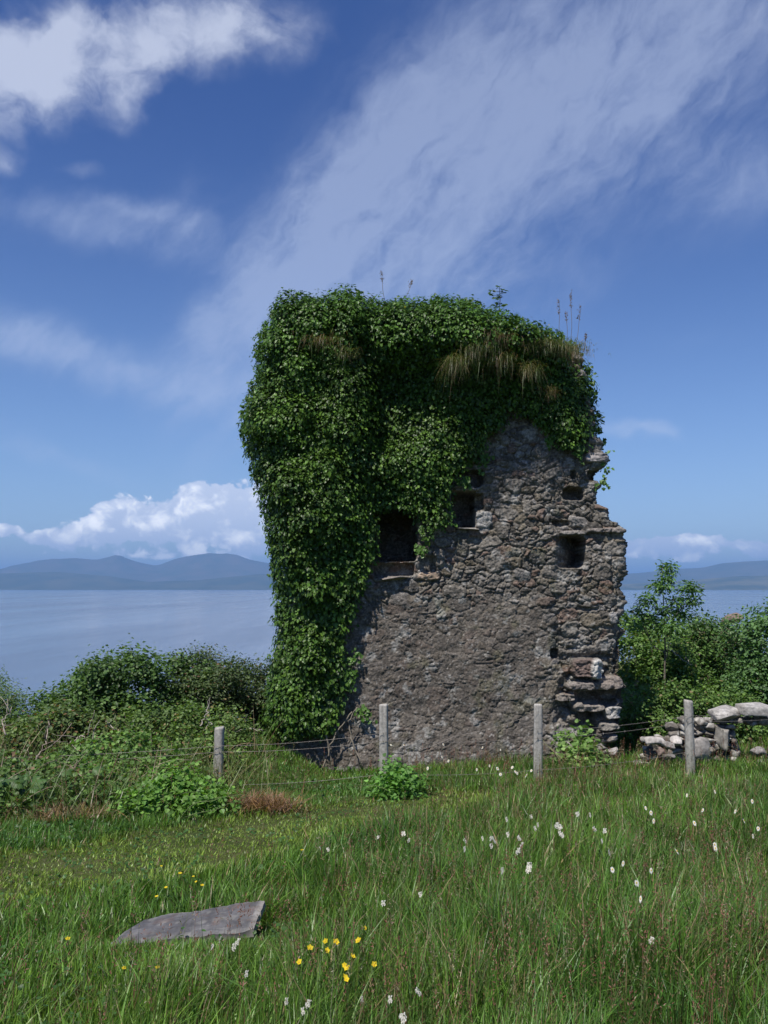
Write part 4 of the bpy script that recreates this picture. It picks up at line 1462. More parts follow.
# dead branches in the hedge
def dead_branch(pts, r, label, col=(0.34, 0.30, 0.25), twigs=5):
    """pts: (px, py, Y)"""
    P = np.array([at(*p) for p in pts])
    base = tuple(P[0])
    ac = Acc()
    PP = np.array([[np.interp(s, range(len(P)), P[:, d]) for d in range(3)] for s in np.linspace(0, len(P) - 1, 14)])
    PP += RNG.normal(0, 0.012, PP.shape)
    v, t = tube(PP, np.linspace(r, r * 0.35, 14), 7); ac.add(v, t, col)
    for _ in range(twigs):
        i = RNG.integers(3, 13)
        q = PP[i] + RNG.normal(0, 0.16, 3) + np.array([0, 0, 0.1])
        v, t = branch(PP[i], q, r * 0.45, r * 0.2, 0.08, 6); ac.add(v, t, np.array(col) * RNG.uniform(0.7, 1.1))
    o = obj('dead_branch', ac.build('dead_branch', M['bark'], base, True), None, base)
    tag(o, label, 'branch')


dead_branch([(62, 768, 12.0), (80, 758, 12.1), (92, 748, 12.2)], 0.022, 'thick grey dead branch crossing the left wires', twigs=8)
dead_branch([(70, 742, 14.0), (82, 735, 14.0), (88, 740, 13.9)], 0.014, 'short hooked dead branch above the left wires', twigs=4)
dead_branch([(123, 741, 14.1), (114, 730, 14.2), (108, 720, 14.3)], 0.012, 'pale bare branch leaning left in front of the big rounded bush', (0.42, 0.36, 0.30), 3)
dead_branch([(200, 727, 14.2), (206, 714, 14.3), (209, 704, 14.4)], 0.010, 'thin upright bare branch just left of the leftmost fence post top', (0.40, 0.36, 0.32), 3)
dead_branch([(214, 725, 14.3), (209, 722, 14.3), (206, 716, 14.3)], 0.009, 'little forked bare twig touching the leftmost fence post top', (0.42, 0.38, 0.33), 2)
dead_branch([(232, 732, 14.4), (248, 729, 14.4), (264, 731, 14.4)], 0.013, 'bare horizontal branch between the leftmost fence post and the ivy', (0.36, 0.32, 0.27), 5)
dead_branch([(36, 760, 12.2), (46, 742, 12.3), (50, 722, 12.6)], 0.013, 'upright dead bramble stem left of the grey dead branch', (0.30, 0.24, 0.2), 5)
dead_branch([(5, 735, 13.0), (2, 722, 13.1), (12, 708, 13.2)], 0.012, 'bare stem at the extreme left of the hedge', (0.32, 0.27, 0.23), 5)
dead_branch([(95, 800, 10.6), (85, 780, 10.8), (70, 765, 11.0)], 0.012, 'brown dead stem in front of the brambles near the butterbur', (0.26, 0.2, 0.15), 6)
dead_branch([(672, 650, 18.4), (680, 658, 18.3), (690, 664, 18.3)], 0.014, 'bare grey branch in the thicket right of the tower', (0.36, 0.32, 0.3), 4)

# ------------------------------------------------------------------ fence
def build_fence():
    posts = [(219.5, 727, 11.9), (383.5, 704, 12.0), (538, 704, 12.25), (688, 700, 12.5)]
    xr_, _, _ = at(845, 700, 12.8)
    base = (at(383, 700, 12.0)[0], 12.0, float(ground_z(0, 12.0)))
    root = empty('wire_fence', base, 'wire fence of four weathered grey timber posts with slack rusty strands before the tower', 'fence')
    labs = ['shortest, leftmost post', 'post in front of the ivy edge', 'slim post in front of the broken wall end', 'rightmost post beside the low wall']
    tops = []
    rng = np.random.default_rng(5)
    for i, (px, py, Y) in enumerate(posts):
        x, _, zt = at(px, py, Y)
        zb = float(ground_z(x, Y)) - 0.15
        # squarish weathered stake with rounded arrises and splits
        nr, nn = 40, 20
        an = np.arange(nn) * 2 * math.pi / nn
        w = [0.062, 0.060, 0.058, 0.060][i]
        sq = 1 / (np.abs(np.cos(an)) ** 4 + np.abs(np.sin(an)) ** 4) ** 0.25
        zs = np.linspace(zb, zt, nr)
        V = []
        ln = [0.01, -0.005, 0.02, -0.012][i]
        for k, z in enumerate(zs):
            f_ = (z - zb) / (zt - zb)
            rr = w * sq * (1 - 0.06 * f_) * (1 + 0.07 * (vnoise(an * 3.0 + i * 9, z * 1.2, seed=8) - 0.5) * 2 + 0.05 * (vnoise(an * 6.0, z * 9 + i, seed=9) - 0.5))
            crack = 1 - 0.18 * np.exp(-((an - (4.3 + i * 0.3 + 0.1 * math.sin(z * 3))) / 0.13) ** 2)
            rr = rr * crack
            if k == nr - 1: rr = rr * 0.9
            zz = z + (0.010 * np.cos(an + i) if k >= nr - 2 else 0)
            V.append(np.stack([x + ln * (1 - f_) * -3 * 0.3 + rr * np.cos(an), Y + rr * np.sin(an), np.full(nn, 0.0) + zz], -1))
        v = np.concatenate(V)
        t = []
        for a in range(nr - 1):
            for b in range(nn):
                p, q = a * nn + b, a * nn + (b + 1) % nn
                t += [(p, q, q + nn), (p, q + nn, p + nn)]
        c0 = len(v); v = np.vstack([v, [[x, Y, zt - 0.006]]])
        for b in range(nn):
            t.append((c0, (nr - 1) * nn + b, (nr - 1) * nn + (b + 1) % nn))
        grain = fbm(np.arctan2(v[:, 1] - Y, v[:, 0] - x) * 5 + 10, v[:, 2] * 1.3, seed=12 + i, oct=3)[:, None]
        c = np.array([0.36, 0.34, 0.31]) * (0.6 + 0.75 * grain)
        lowd = sstep(zb + 0.75, zb + 0.2, v[:, 2])[:, None]
        c = c * (1 - lowd * 0.45) + np.array([0.12, 0.14, 0.07]) * lowd * 0.45
        o = obj('post', mesh_from('post', rel(base, v), t, M['wood'], c, True), root)
        o['label'] = labs[i]
        tops.append((x, Y, zt))
    # wires: pixel heights at each post
    m, nt, out = new_mat('rusty_wire')
    p = nt.nodes.new('ShaderNodeBsdfPrincipled'); p.inputs['Base Color'].default_value = (0.22, 0.20, 0.185, 1); p.inputs['Roughness'].default_value = 0.6; p.inputs['Metallic'].default_value = 0.6
    nt.links.new(p.outputs[0], out.inputs['Surface'])

    def wire(pts, r=0.0022):
        P = np.array([at(*q) for q in pts])
        PP = []
        for a, b in zip(P[:-1], P[1:]):
            for s in np.linspace(0, 1, 14)[:-1]:
                q = a * (1 - s) + b * s
                q[2] -= 0.035 * 4 * s * (1 - s)
                PP.append(q)
        PP.append(P[-1])
        PP = np.array(PP)
        ac = Acc()
        v, t = tube(PP, r, 5); ac.add(v, t)
        # barbs
        L = np.linalg.norm(np.diff(PP, axis=0), axis=1)
        cs = np.concatenate([[0], np.cumsum(L)])
        for s in np.arange(0.1, cs[-1], 0.15):
            q = np.array([np.interp(s, cs, PP[:, d]) for d in range(3)])
            for k in range(2):
                d = norm(RNG.normal(size=3)) * 0.014
                v, t = tube([q - d, q + d], 0.0018, 4); ac.add(v, t)
        obj('wire', ac.build('wire', m, base), root)
    e = -0.07
    wire([(-90, 766, 11.75), (219.5, 752, 11.9 + e), (383.5, 741, 12.0 + e), (538, 738, 12.25 + e), (688, 722, 12.5 + e), (850, 712, 12.75)])
    wire([(-90, 760, 11.75), (219.5, 746, 11.9 + e), (383.5, 733, 12.0 + e)])
    wire([(538, 731, 12.25 + e), (688, 716, 12.5 + e), (850, 704, 12.75)])
    wire([(219.5, 785, 11.9 + e), (383.5, 774, 12.0 + e), (538, 770, 12.25 + e), (688, 752, 12.5 + e)])
    wire([(383.5, 760, 12.0 + e), (455, 736, 12.1), (538, 712, 12.25 + e)])
    # staples holding the strands
    for (px, py, Y) in [(219.5, 752, 11.83), (383.5, 741, 11.93), (538, 738, 12.18), (688, 722, 12.43), (383.5, 733, 11.93), (538, 731, 12.18), (383.5, 774, 11.93), (538, 770, 12.18)]:
        c = np.array(at(px, py, Y))
        st = Acc()
        v, t = tube([c + [-0.006, 0.02, 0.008], c + [-0.006, -0.006, 0.008], c + [-0.006, -0.006, -0.008], c + [-0.006, 0.02, -0.008]], 0.002, 5)
        st.add(v, t)
        obj('staple', st.build('staple', m, base), root)


build_fence()

# ------------------------------------------------------------------ fallen grave slab
def build_slab():
    P = np.array(SLAB_W)
    n = norm(np.cross(P[2] - P[0], P[1] - P[0])); n = n if n[2] > 0 else -n
    base = tuple(P.mean(0) - n * 0.05)
    # grid over the quad
    nu, nv = 110, 34
    u, v = np.meshgrid(np.linspace(0, 1, nu), np.linspace(0, 1, nv))
    A, B, C, D = P
    top = (A[None, None] * ((1 - u) * (1 - v))[..., None] + D[None, None] * (u * (1 - v))[..., None] + B[None, None] * ((1 - u) * v)[..., None] + C[None, None] * (u * v)[..., None])
    edge = np.minimum(np.minimum(u, 1 - u) * 8, np.minimum(v, 1 - v) * 3)
    chip = (fbm(u * 6, v * 3, seed=14, oct=5, rough=0.6) - 0.5)
    h = (fbm(u * 9, v * 4, seed=15) - 0.5) * 0.008 - np.clip(0.25 - edge + chip * 0.6, 0, 1) * 0.04
    crack = np.exp(-((u - 0.46 - 0.02 * np.sin(v * 9)) / 0.006) ** 2) + 0.7 * np.exp(-((u - 0.80 - 0.03 * np.sin(v * 6 + 1)) / 0.005) ** 2)
    h = h - crack * 0.004
    V = top + h[..., None] * n
    V = V + (fbm(u * 14, v * 14, seed=17) - 0.5)[..., None] * 0.01
    g = fbm(u * 12, v * 5, seed=16)[..., None]
    c = np.array([0.085, 0.083, 0.086]) * (0.7 + 0.7 * g)
    li = sstep(0.58, 0.66, fbm(u * 16 + 5, v * 7, seed=19, oct=5, rough=0.6))[..., None]
    c = c * (1 - li * 0.4) + np.array([0.20, 0.195, 0.18]) * li * 0.4
    rd = sstep(0.62, 0.7, fbm(u * 10 + 25, v * 6, seed=20))[..., None]
    c = c * (1 - rd * 0.22) + np.array([0.16, 0.09, 0.06]) * rd * 0.22
    pe = sstep(0.045, 0.0, np.minimum((1 - u) * 0.8, (1 - v) * 0.6))[..., None]
    c = c * (1 - pe * 0.7) + np.array([0.34, 0.31, 0.28]) * pe * 0.7
    c = c * (1 - crack[..., None].clip(0, 1) * 0.3)
    bot = top - n * 0.042
    allv = np.vstack([V.reshape(-1, 3), bot.reshape(-1, 3)])
    allc = np.vstack([c.reshape(-1, 3), np.tile(np.array([[0.26, 0.24, 0.22]]), (nu * nv, 1))])
    i = (np.arange(nv - 1)[:, None] * nu + np.arange(nu - 1)[None, :])
    q = np.stack([i, i + 1, i + 1 + nu, i + nu], -1).reshape(-1, 4)
    N = nu * nv
    qs = [q, q[:, ::-1] + N]
    rim = list(range(nu)) + [r * nu + nu - 1 for r in range(1, nv)] + [(nv - 1) * nu + k for k in range(nu - 2, -1, -1)] + [r * nu for r in range(nv - 2, 0, -1)]
    rim = np.array(rim); r2 = np.roll(rim, -1)
    qs.append(np.stack([r2, rim, rim + N, r2 + N], -1))
    o = obj('grave_slab', mesh_from('grave_slab', rel(base, allv), None, M['slab'], allc, False, np.concatenate(qs)), None, base)
    tag(o, 'grey weathered fallen stone slab lying tilted in the grass at lower left', 'stone slab')


build_slab()

# ------------------------------------------------------------------ low broken wall and loose stones on the right
def build_low_wall():
    Y = 13.9
    bx = at(715, 740, Y)[0]
    base = (bx, Y, float(ground_z(bx, Y)))
    root = empty('broken_wall', base, 'low ruined drystone wall with pale capstones beside the rightmost fence post', 'wall')
    ac = Acc()
    r = np.random.default_rng(3)
    for row in range(9):
        py0 = 764 - row * 6.2
        px = 636 + row * 3 + r.uniform(0, 6)
        while px < 835:
            w = r.uniform(6, 19); hh = r.uniform(5, 9)
            pc = px + w / 2
            top_lim = np.interp(pc, [636, 660, 674, 690, 700, 712, 840], [746, 738, 724, 716, 714, 720, 716])
            hole = (733 < pc < 772 and 721 < py0 < 762)
            if py0 > top_lim and not hole:
                for dy in (0, 0.26):
                    c = at(pc, py0, Y + dy + r.normal(0, 0.02))
                    g = r.uniform(0.35, 1.2)
                    v, t = stone_vt(c, (w * 0.0158 * 1.12, r.uniform(0.28, 0.40), hh * 0.0158 * 1.15), int(r.integers(1e6)), 0.14, 0.85, (r.normal(0, 0.06), r.normal(0, 0.06), r.normal(0, 0.12)))
                    li = sstep(0.52, 0.64, fbm(v[:, 0] * 8, v[:, 1] * 8 + v[:, 2] * 8, seed=6, oct=5))[:, None]
                    cc = (np.array([0.24, 0.215, 0.185]) * g)[None] * (1 - li) + np.array([0.42, 0.40, 0.36])[None] * li
                    ac.add(v, t, cc)
            px += w * 0.9
    v, t = stone_vt(at(722, 737, Y - 0.10), (0.33, 0.4, 0.46), 77, 0.10, 0.9, (0, 0, 0.05), hi=True)
    ac.add(v, t, np.array([0.26, 0.24, 0.21])[None] * (0.6 + 0.8 * fbm(v[:, 0] * 9, v[:, 1] * 9 + v[:, 2] * 9, seed=5))[:, None])
    obj('masonry', ac.build('masonry', M['stone'], base, True), root)
    caps = [(712, 742, 706, 721, 0.0, 2), (737, 775, 702, 717, -0.03, 3), (772, 815, 700, 716, 0.02, 4), (810, 850, 702, 718, 0.0, 5)]
    for (a, b, c0, c1, rz, sd) in caps:
        c = at((a + b) / 2, (c0 + c1) / 2, Y - 0.02)
        v, t = stone_vt(c, ((b - a) * 0.0158 * 1.1, 0.62, (c1 - c0) * 0.0158 * 1.05), sd, 0.07, 0.8, (0.03, -0.05, rz), hi=True)
        li = fbm(v[:, 0] * 6, v[:, 1] * 6 + v[:, 2] * 5, seed=sd, oct=5)[:, None]
        cc = np.array([0.19, 0.175, 0.16]) * (1 - li) + np.array([0.50, 0.48, 0.45]) * li
        a2 = Acc(); a2.add(v, t, cc)
        obj('capstone', a2.build('capstone', M['stone'], base, True), root)
    # loose stones, each its own object
    loose = [(655, 741, 13.6, 0.34, 0.16, 'flat pale stone nearest the tower in the spill beside the broken wall'),
             (668, 746, 13.5, 0.26, 0.14, 'grey stone second from the tower in the spill beside the broken wall'),
             (662, 752, 13.3, 0.22, 0.14, 'reddish stone low in the grass of the spill beside the broken wall'),
             (676, 741, 13.7, 0.24, 0.15, 'whitish rounded stone leaning on the left end of the broken wall'),
             (670, 757, 13.1, 0.18, 0.12, 'small dark stone at the front of the spill beside the broken wall'),
             (646, 739, 13.8, 0.22, 0.10, 'thin slab of stone between tower foot and the spill'),
             (700, 748, 13.2, 0.30, 0.36, 'upright squarish stone block right behind the rightmost fence post'),
             (758, 752, 13.3, 0.24, 0.18, 'grey boulder in the gap of the broken wall'),
             (612, 752, 14.3, 0.30, 0.18, 'pale rubble block at the right foot of the tower'),
             (598, 758, 14.2, 0.24, 0.15, 'brown rubble block in front of the cavity at the tower foot'),
             (580, 758, 14.3, 0.26, 0.14, 'grey rubble block left of the brown one at the tower foot'),
             (733, 618, 40.0, 1.1, 0.45, 'reddish brown rock on the crest of the knoll far right')]
    for i, (px, py, Y2, w, h, lab) in enumerate(loose):
        c = at(px, py, Y2)
        g = [1.5, 1.0, 0.8, 1.6, 0.7, 1.1, 1.1, 0.9, 1.3, 0.75, 0.9, 0.8][i]
        v, t = stone_vt((0, 0, 0), (w, w * 0.8, h), 50 + i, 0.12, 0.6, (r.normal(0, 0.15), r.normal(0, 0.15), r.uniform(0, 3)))
        col_ = np.array([0.28, 0.26, 0.24]) if i not in (2, 9, 11) else np.array([0.24, 0.18, 0.15])
        cc = (col_ * g)[None] * (0.6 + 0.8 * fbm(v[:, 0] * 9, v[:, 1] * 9 + v[:, 2] * 9, seed=i))[:, None]
        a2 = Acc(); a2.add(v, t, cc)
        nm = 'rock' if i == 11 else 'fallen_stone'
        o = obj(nm, a2.build(nm, M['stone'], (0, 0, 0), True), None, c)
        tag(o, lab, 'rock' if i == 11 else 'stone', None if i == 11 else 'loose stones around the ruin')


build_low_wall()

# ------------------------------------------------------------------ growth on top of the tower
def top_tuft(px, py, Y, n, L, label, cols, hang=0.6, wid=0.25, name='grass_tuft', out=0.75, up=0.6, face=-1.57):
    Y = Y - 0.09
    x, _, z = at(px, py, Y)
    base = (x, Y, z)
    n = int(n * 2.0); L = L * 0.88
    ac = Acc()
    seg = 5
    for k in range(1):
        a = RNG.normal(face, 1.0, n)
        hd = np.stack([np.cos(a), np.sin(a), np.zeros(n)], -1)
        b = np.stack([x + RNG.normal(0, wid * 1.3, n), Y + 0.04 + RNG.normal(0, 0.10, n), z + RNG.normal(0, 0.05, n) - 0.9 * np.abs(0)], -1)
        LL = RNG.uniform(0.2, 1.1, n) * L
        upv = np.abs(RNG.normal(up, 0.4, n)); hg = np.abs(RNG.normal(hang * 0.7, 0.5, n))
        LL0 = RNG.random(n)
        sd = np.stack([-np.sin(a), np.cos(a), np.zeros(n)], -1)
        V = []
        for j in range(seg + 1):
            t = j / seg
            c = b + hd * (LL * t * out)[:, None] + np.array([0, 0, 1.0]) * (LL * (upv * t - (upv + hg) * t * t))[:, None]
            w = 0.0032 * (1 - t * 0.85)
            if j == seg: V.append(c[:, None])
            else: V += [(c - sd * w)[:, None], (c + sd * w)[:, None]]
        v = np.concatenate(V, 1); m = v.shape[1]
        T = []
        for j in range(seg - 1):
            q = 2 * j; T += [(q, q + 1, q + 3), (q, q + 3, q + 2)]
        T.append((2 * seg - 2, 2 * seg - 1, 2 * seg))
        t = (np.array(T)[None] + (np.arange(n) * m)[:, None, None]).reshape(-1, 3)
        mixr = RNG.random((n, 1))
        c = np.where(mixr < 0.45, np.array(cols[0]), np.where(mixr < 0.75, np.array(cols[1]), np.array([0.08, 0.14, 0.035]))) * RNG.uniform(0.7, 1.3, (n, 1))
        ac.add(v.reshape(-1, 3), t, np.repeat(c, m, axis=0))
    o = obj(name, ac.build(name, M['grass'], base), None, base)
    tag(o, label, 'grass tuft', 'grass tufts on top of the tower')


DRY, BRN, GRN = (0.27, 0.22, 0.12), (0.20, 0.13, 0.075), (0.10, 0.13, 0.04)
top_tuft(458, 362, 14.25, 260, 0.42, 'long straw coloured grass tuft hanging leftmost on the tower top overhang', (DRY, GRN), 0.8, 0.07, face=-2.6)
top_tuft(476, 350, 14.30, 300, 0.40, 'green and straw grass tuft between the hanging tuft and the russet one', (GRN, DRY), 0.55, 0.10, face=-2.3)
top_tuft(491, 338, 14.35, 520, 0.34, 'russet brown grass tuft at the middle of the tower top overhang', (BRN, DRY), 0.35, 0.11)
top_tuft(503, 360, 14.35, 240, 0.36, 'dark green grass tuft drooping under the russet one', (GRN, BRN), 0.7, 0.10, face=-2.2)
top_tuft(528, 370, 14.45, 260, 0.36, 'straw coloured grass tuft drooping below the yellow flowers', (DRY, GRN), 0.8, 0.07, face=-0.6)
top_tuft(549, 392, 14.6, 130, 0.22, 'lowest pale brown grass tuft at the edge of the right-hand ivy', (BRN, DRY), 0.6, 0.06, face=-0.5)
top_tuft(546, 346, 14.5, 1100, 0.26, 'yellow green grass tuft on the right shoulder of the tower top', (GRN, DRY), 0.2, 0.20, up=0.9)
top_tuft(322, 340, 14.2, 150, 0.30, 'brownish grass tuft poking out of the ivy at the upper left', (BRN, GRN), 0.45, 0.14)
top_tuft(346, 352, 14.2, 70, 0.30, 'thin straw grass tuft beside the brownish one in the upper left ivy', (DRY, GRN), 0.7, 0.07)
top_tuft(402, 312, 14.9, 160, 0.30, 'green grass tuft standing on the middle of the tower top', (GRN, DRY), 0.1, 0.2, up=1.1)
top_tuft(570, 352, 14.8, 260, 0.36, 'upright tawny grass tuft at the right corner of the tower top', (DRY, BRN), 0.0, 0.12, up=1.0, out=0.2)


def seed_stalks(lst):
    for (px0, py0, px1, py1, Y, lab) in lst:
        a, b = np.array(at(px0, py0, Y)), np.array(at(px1, py1, Y))
        base = tuple(a)
        ac = Acc()
        v, t = branch(a, b, 0.004, 0.003, 0.02, 8); ac.add(v, t, (0.22, 0.17, 0.11))
        n = 46
        s = RNG.uniform(0.66, 1.0, n)[:, None]
        pos = a * (1 - s) + b * s + RNG.normal(0, 0.012, (n, 3))
        ac.add(*leaves(pos, RNG.normal(0, 1, (n, 3)), (b - a)[None] + RNG.normal(0, 0.25, (n, 3)), RNG.uniform(0.018, 0.034, n), np.tile([[0.22, 0.15, 0.11]], (n, 1)), aspect=0.5))
        o = obj('seed_stalk', ac.build('seed_stalk', M['grass'], base), None, base)
        tag(o, lab, 'grass stalk', 'tall grass stalks against the sky')


seed_stalks([(570, 345, 571, 291, 14.9, 'tallest dry seed stalk against the sky at the right of the tower top'),
             (560, 343, 558, 299, 14.9, 'second tallest dry seed stalk, just left of the tallest one'),
             (567, 345, 566, 312, 14.9, 'short dry seed stalk between the two tallest ones'),
             (575, 348, 580, 305, 14.95, 'dry seed stalk leaning right of the tallest one'),
             (583, 352, 586, 334, 14.95, 'shortest dry seed stalk at the right corner of the tower top'),
             (385, 302, 381, 272, 15.3, 'faint thin seed stalk left of centre on the tower top'),
             (404, 302, 412, 280, 15.3, 'faint thin seed stalk leaning right, near the middle of the tower top')])


def build_sapling():
    Y = 15.2
    a, b = np.array(at(498, 318, Y)), np.array(at(498, 286, Y))
    base = tuple(a)
    root = empty('sycamore_seedling', base, 'tiny leafy tree seedling standing against the sky on the tower top', 'seedling')
    ac = Acc(); v, t = branch(a, b, 0.010, 0.004, 0.03, 8); ac.add(v, t, (0.12, 0.11, 0.06))
    lf = Acc()
    for (px, py) in [(498, 287), (492, 290), (503, 290), (490, 294), (505, 305), (496, 298), (500, 296), (494, 306), (499, 303), (503, 293), (497, 311)]:
        c = np.array(at(px, py, Y + RNG.normal(0, 0.05)))
        s = np.interp(py, [286, 318], [1, 0])
        v, t = branch(a * (1 - s) + b * s - np.array([0, 0, 0.03]), c, 0.004, 0.003, 0.05, 5); ac.add(v, t, (0.12, 0.13, 0.06))
        k = 5
        lf.add(*leaves(np.tile(c, (k, 1)) + RNG.normal(0, 0.012, (k, 3)), np.array([[0, -0.5, 0.8]]) + RNG.normal(0, 0.35, (k, 3)), RNG.normal(0, 1, (k, 3)) * np.array([1, 0.6, 0.4]), RNG.uniform(0.05, 0.09, k), np.tile([[0.05, 0.10, 0.025]], (k, 1)), aspect=1.1))
    obj('stem', ac.build('stem', M['bark'], base, True), root)
    obj('leaves', lf.build('leaves', M['leaf'], base), root)


build_sapling()


# ------------------------------------------------------------------ flowers
def flower_mesh(name, kind, r, petals, stem_h, seed):
    """one flower head on its stem, origin at the ground"""
    g = np.random.default_rng(seed)
    ac = Acc()
    v, t = tube([(0, 0, 0), (0.01, 0, stem_h * 0.5), (0.0, 0.0, stem_h)], 0.0014 + r * 0.03, 4)
    ac.add(v, t, (0.06, 0.11, 0.03))
    top = np.array([0, 0, stem_h])
    nrm_ = norm(np.array([g.normal(0, 0.25), -0.55, 0.8]))
    s1 = norm(np.cross(nrm_, [0.1, 1.0, 0.2])); s2 = np.cross(nrm_, s1)
    if kind == 'umbel':
        for k in range(26):
            a = g.uniform(0, 6.3); d = r * math.sqrt(g.random())
            c = top + s1 * math.cos(a) * d + s2 * math.sin(a) * d + nrm_ * (g.random() * r * 0.35)
            n5 = 4
            ac.add(*leaves(np.tile(c, (n5, 1)), nrm_[None] + g.normal(0, 0.4, (n5, 3)), g.normal(0, 1, (n5, 3)), g.uniform(0.25, 0.42, n5) * r, np.tile([[0.72, 0.70, 0.66]], (n5, 1)), aspect=1.3))
        return ac.build(name, M['petal'], (0, 0, 0))
    pc = (0.78, 0.77, 0.76) if kind == 'daisy' else (0.80, 0.62, 0.03)
    for k in range(petals):
        a = k * 2 * math.pi / petals + g.normal(0, 0.05)
        d = s1 * math.cos(a) + s2 * math.sin(a)
        cupv = nrm_ * (0.0 if kind == 'daisy' else 0.7)
        ac.add(*leaves((top + d * r * 0.12)[None], (nrm_ - d * (0.0 if kind == 'daisy' else 0.5))[None], (d + cupv)[None], [r * g.uniform(0.85, 1.0)], np.array([pc]), aspect=0.45 if kind == 'daisy' else 1.1))
    v, t = ICO3
    ac.add(v * np.array([r * 0.3, r * 0.3, r * 0.18]) @ np.stack([s1, s2, nrm_]) + top + nrm_ * r * 0.05, t, (0.75, 0.50, 0.03))
    return ac.build(name, M['petal'], (0, 0, 0))


FM = {}
for i in range(3):
    FM['umbel', i] = flower_mesh('yarrow', 'umbel', 0.028, 0, 0.36, 10 + i)
    FM['daisy', i] = flower_mesh('oxeye_daisy', 'daisy', 0.024, 15, 0.34, 20 + i)
    FM['butter', i] = flower_mesh('buttercup', 'butter', 0.017, 5, 0.30, 30 + i)


def ground_hit(px, py, h):
    """world point on the ground sheet raised by h that shows at the pixel"""
    a, b = ray(px, py)
    lo, hi = 2.5, 18.0
    for _ in range(50):
        m_ = (lo + hi) / 2
        if b * m_ > float(ground_z(a * m_, m_)) + h: lo = m_
        else: hi = m_
    return a * lo, lo


def put(kind, name, pts, cat, lab, grp, h, sc=(0.8, 1.2)):
    for k, p in enumerate(pts):
        s = RNG.uniform(*sc) * (p[2] if len(p) > 2 else 1.0)
        hh = h * RNG.uniform(0.92, 1.1)
        jt = 7.0 if kind == 'umbel' and p[1] < 900 else 1.5
        x, y = ground_hit(p[0] + RNG.normal(0, jt * 1.6), p[1] + RNG.normal(0, jt * 0.7), hh)
        me = FM[kind, int(RNG.integers(3))]
        o = bpy.data.objects.new(name, me); COL.objects.link(o)
        zs = hh / {'umbel': 0.36, 'daisy': 0.34, 'butter': 0.30}[kind]
        o.location = (x, y, float(ground_z(x, y)))
        s *= RNG.uniform(0.26, 0.52) if kind != 'butter' else RNG.uniform(0.6, 0.85)
        o.scale = (s, s, zs)
        o.rotation_euler = (RNG.normal(0, 0.08), RNG.normal(0, 0.08), RNG.normal(0, 0.5))
        tag(o, lab, cat, grp)


white_r = [(639, 808), (655, 812), (657, 822), (716, 793), (746, 800), (745, 820), (732, 812), (690, 795), (703, 811), (724, 850), (749, 836), (764, 826), (625, 863), (636, 868), (649, 880), (649, 898, 0.8), (617, 871), (730, 846), (700, 822), (681, 852)]
white_c = [(494, 826), (500, 830), (506, 836), (512, 842), (518, 832), (524, 848), (503, 849), (511, 856), (519, 861), (516, 840), (527, 838), (523, 853), (571, 814), (576, 822), (566, 832), (531, 818), (540, 826), (487, 834), (478, 848), (550, 830), (593, 830), (594, 842), (607, 828), (586, 812), (508, 846), (522, 866), (599, 848), (574, 840)]
white_l = [(393, 836), (401, 834), (389, 838), (404, 830), (331, 846), (334, 843), (399, 892), (383, 904)]
near_w = [(642, 938, 1.1), (239, 942, 0.8), (248, 946, 0.9), (222, 940, 0.6), (213, 947, 0.6), (425, 987, 0.8), (402, 1016, 1.1), (391, 1000, 0.7), (305, 1000, 0.8), (307, 1010, 0.7), (290, 999, 0.6), (361, 999, 0.6), (238, 972, 0.6)]
put('umbel', 'yarrow', white_c, 'white flower', 'small flat white yarrow head in the drift of flowers in the middle of the meadow', 'yarrow heads in the middle of the meadow', 0.33, (0.9, 1.3))
put('daisy', 'oxeye_daisy', white_r, 'white flower', 'white daisy standing in the tall grass below the rightmost fence post', 'daisies on the right of the meadow', 0.38, (1.0, 1.35))
put('umbel', 'yarrow', white_l, 'white flower', 'small white yarrow head in the grass below the tower foot, left of centre', 'yarrow heads left of centre', 0.26, (0.8, 1.2))
put('umbel', 'yarrow', near_w, 'white flower', 'loose white yarrow head in the near grass at the bottom of the picture', 'yarrow heads in the foreground', 0.24, (0.8, 1.1))
foot = [(404, 729, 1.6), (400, 734, 1.6), (397, 738, 1.5), (408, 733, 1.4), (402, 738, 1.3), (440, 738), (450, 754, 1.2), (438, 752), (470, 764), (488, 760), (505, 763, 1.2), (512, 762, 1.2), (518, 766), (525, 764, 1.3), (498, 766), (514, 768), (528, 768), (432, 762, 1.3), (502, 744), (487, 742)]
for k, p in enumerate(foot[5:]):
    pass
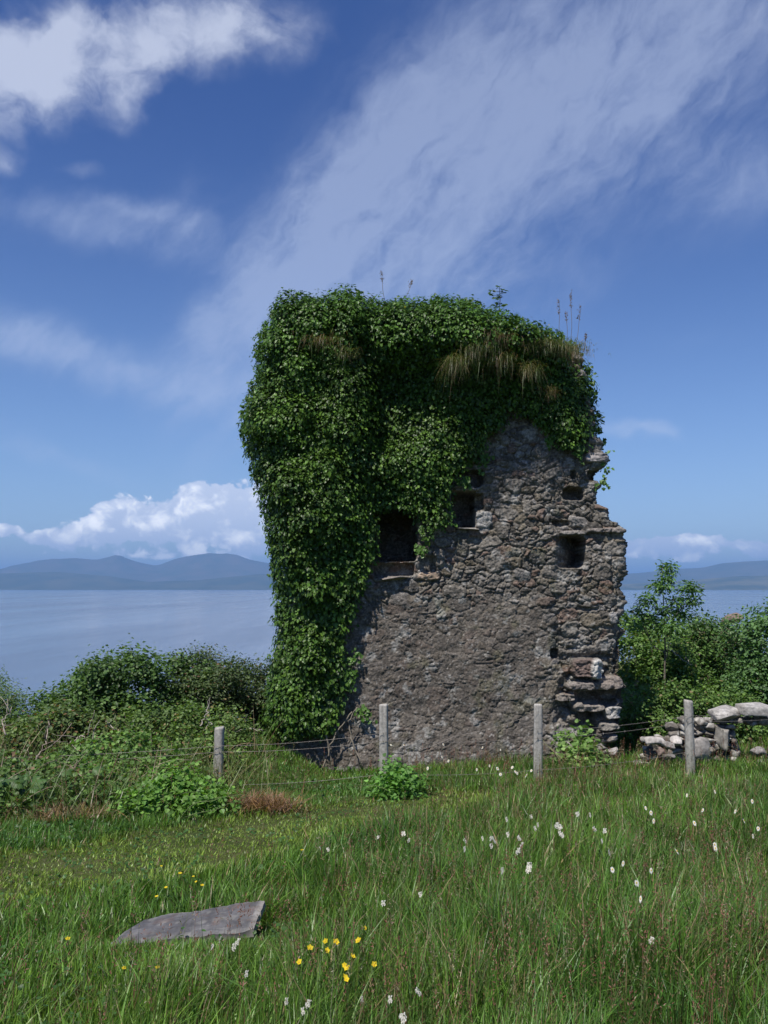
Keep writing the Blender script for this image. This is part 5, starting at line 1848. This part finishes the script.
put('daisy', 'oxeye_daisy', [(q[0], q[1] + 6, (q[2] if len(q) > 2 else 1.0) * 1.3) for q in foot], 'white flower', 'white daisy in the row along the foot of the tower wall', 'daisies along the tower foot', 0.40, (1.0, 1.3))
yel = [(319, 948), (333, 943), (332, 938), (331, 950), (345, 968), (350, 973), (353, 966), (356, 958), (364, 927, 0.9), (366, 940, 0.9), (370, 964, 0.9), (352, 985, 0.9), (304, 962, 0.8)]
put('butter', 'buttercup', yel, 'yellow flower', 'bright yellow buttercup in the cluster at the bottom centre of the picture', 'buttercups in the foreground', 0.27, (0.95, 1.25))
yel2 = [(71, 938), (121, 970), (154, 970), (205, 881), (198, 884), (189, 878), (167, 887), (152, 897), (180, 872), (302, 850), (162, 866)]
put('butter', 'buttercup', yel2, 'yellow flower', 'small yellow buttercup in the short grass around the fallen slab', 'buttercups around the fallen slab', 0.12, (0.8, 1.1))


def build_ragwort():
    for (px, py, Y, n, lab) in [(514, 335, 14.45, 34, 'yellow flowering weed above the russet grass on the tower top'), (531, 332, 14.5, 26, 'yellow flowering weed on the right of the tower top'),
                                (414, 306, 14.55, 14, 'small yellow flowering weed on the middle of the tower top'), (137, 757, 12.6, 12, 'yellow flowering weed in the brambles under the left wires')]:
        c = np.array(at(px, py, Y))
        base = tuple(c - [0, 0, 0.25])
        root = empty('ragwort', base, lab, 'yellow weed', 'yellow flowering weeds')
        st, fl = Acc(), Acc()
        for k in range(n):
            q = c + RNG.normal(0, 1, 3) * np.array([0.13, 0.05, 0.07])
            if k % 3 == 0:
                v, t = branch(base, q, 0.004, 0.002, 0.04, 5); st.add(v, t, (0.12, 0.15, 0.04))
            m = 5
            fl.add(*leaves(np.tile(q, (m, 1)), np.array([[0, -0.5, 0.8]]) + RNG.normal(0, 0.3, (m, 3)), RNG.normal(0, 1, (m, 3)), RNG.uniform(0.012, 0.022, m), np.tile([[0.55, 0.47, 0.04]], (m, 1)), aspect=1.0))
        obj('stems', st.build('stems', M['bark'], base), root)
        obj('flowers', fl.build('flowers', M['petal'], base), root)


build_ragwort()
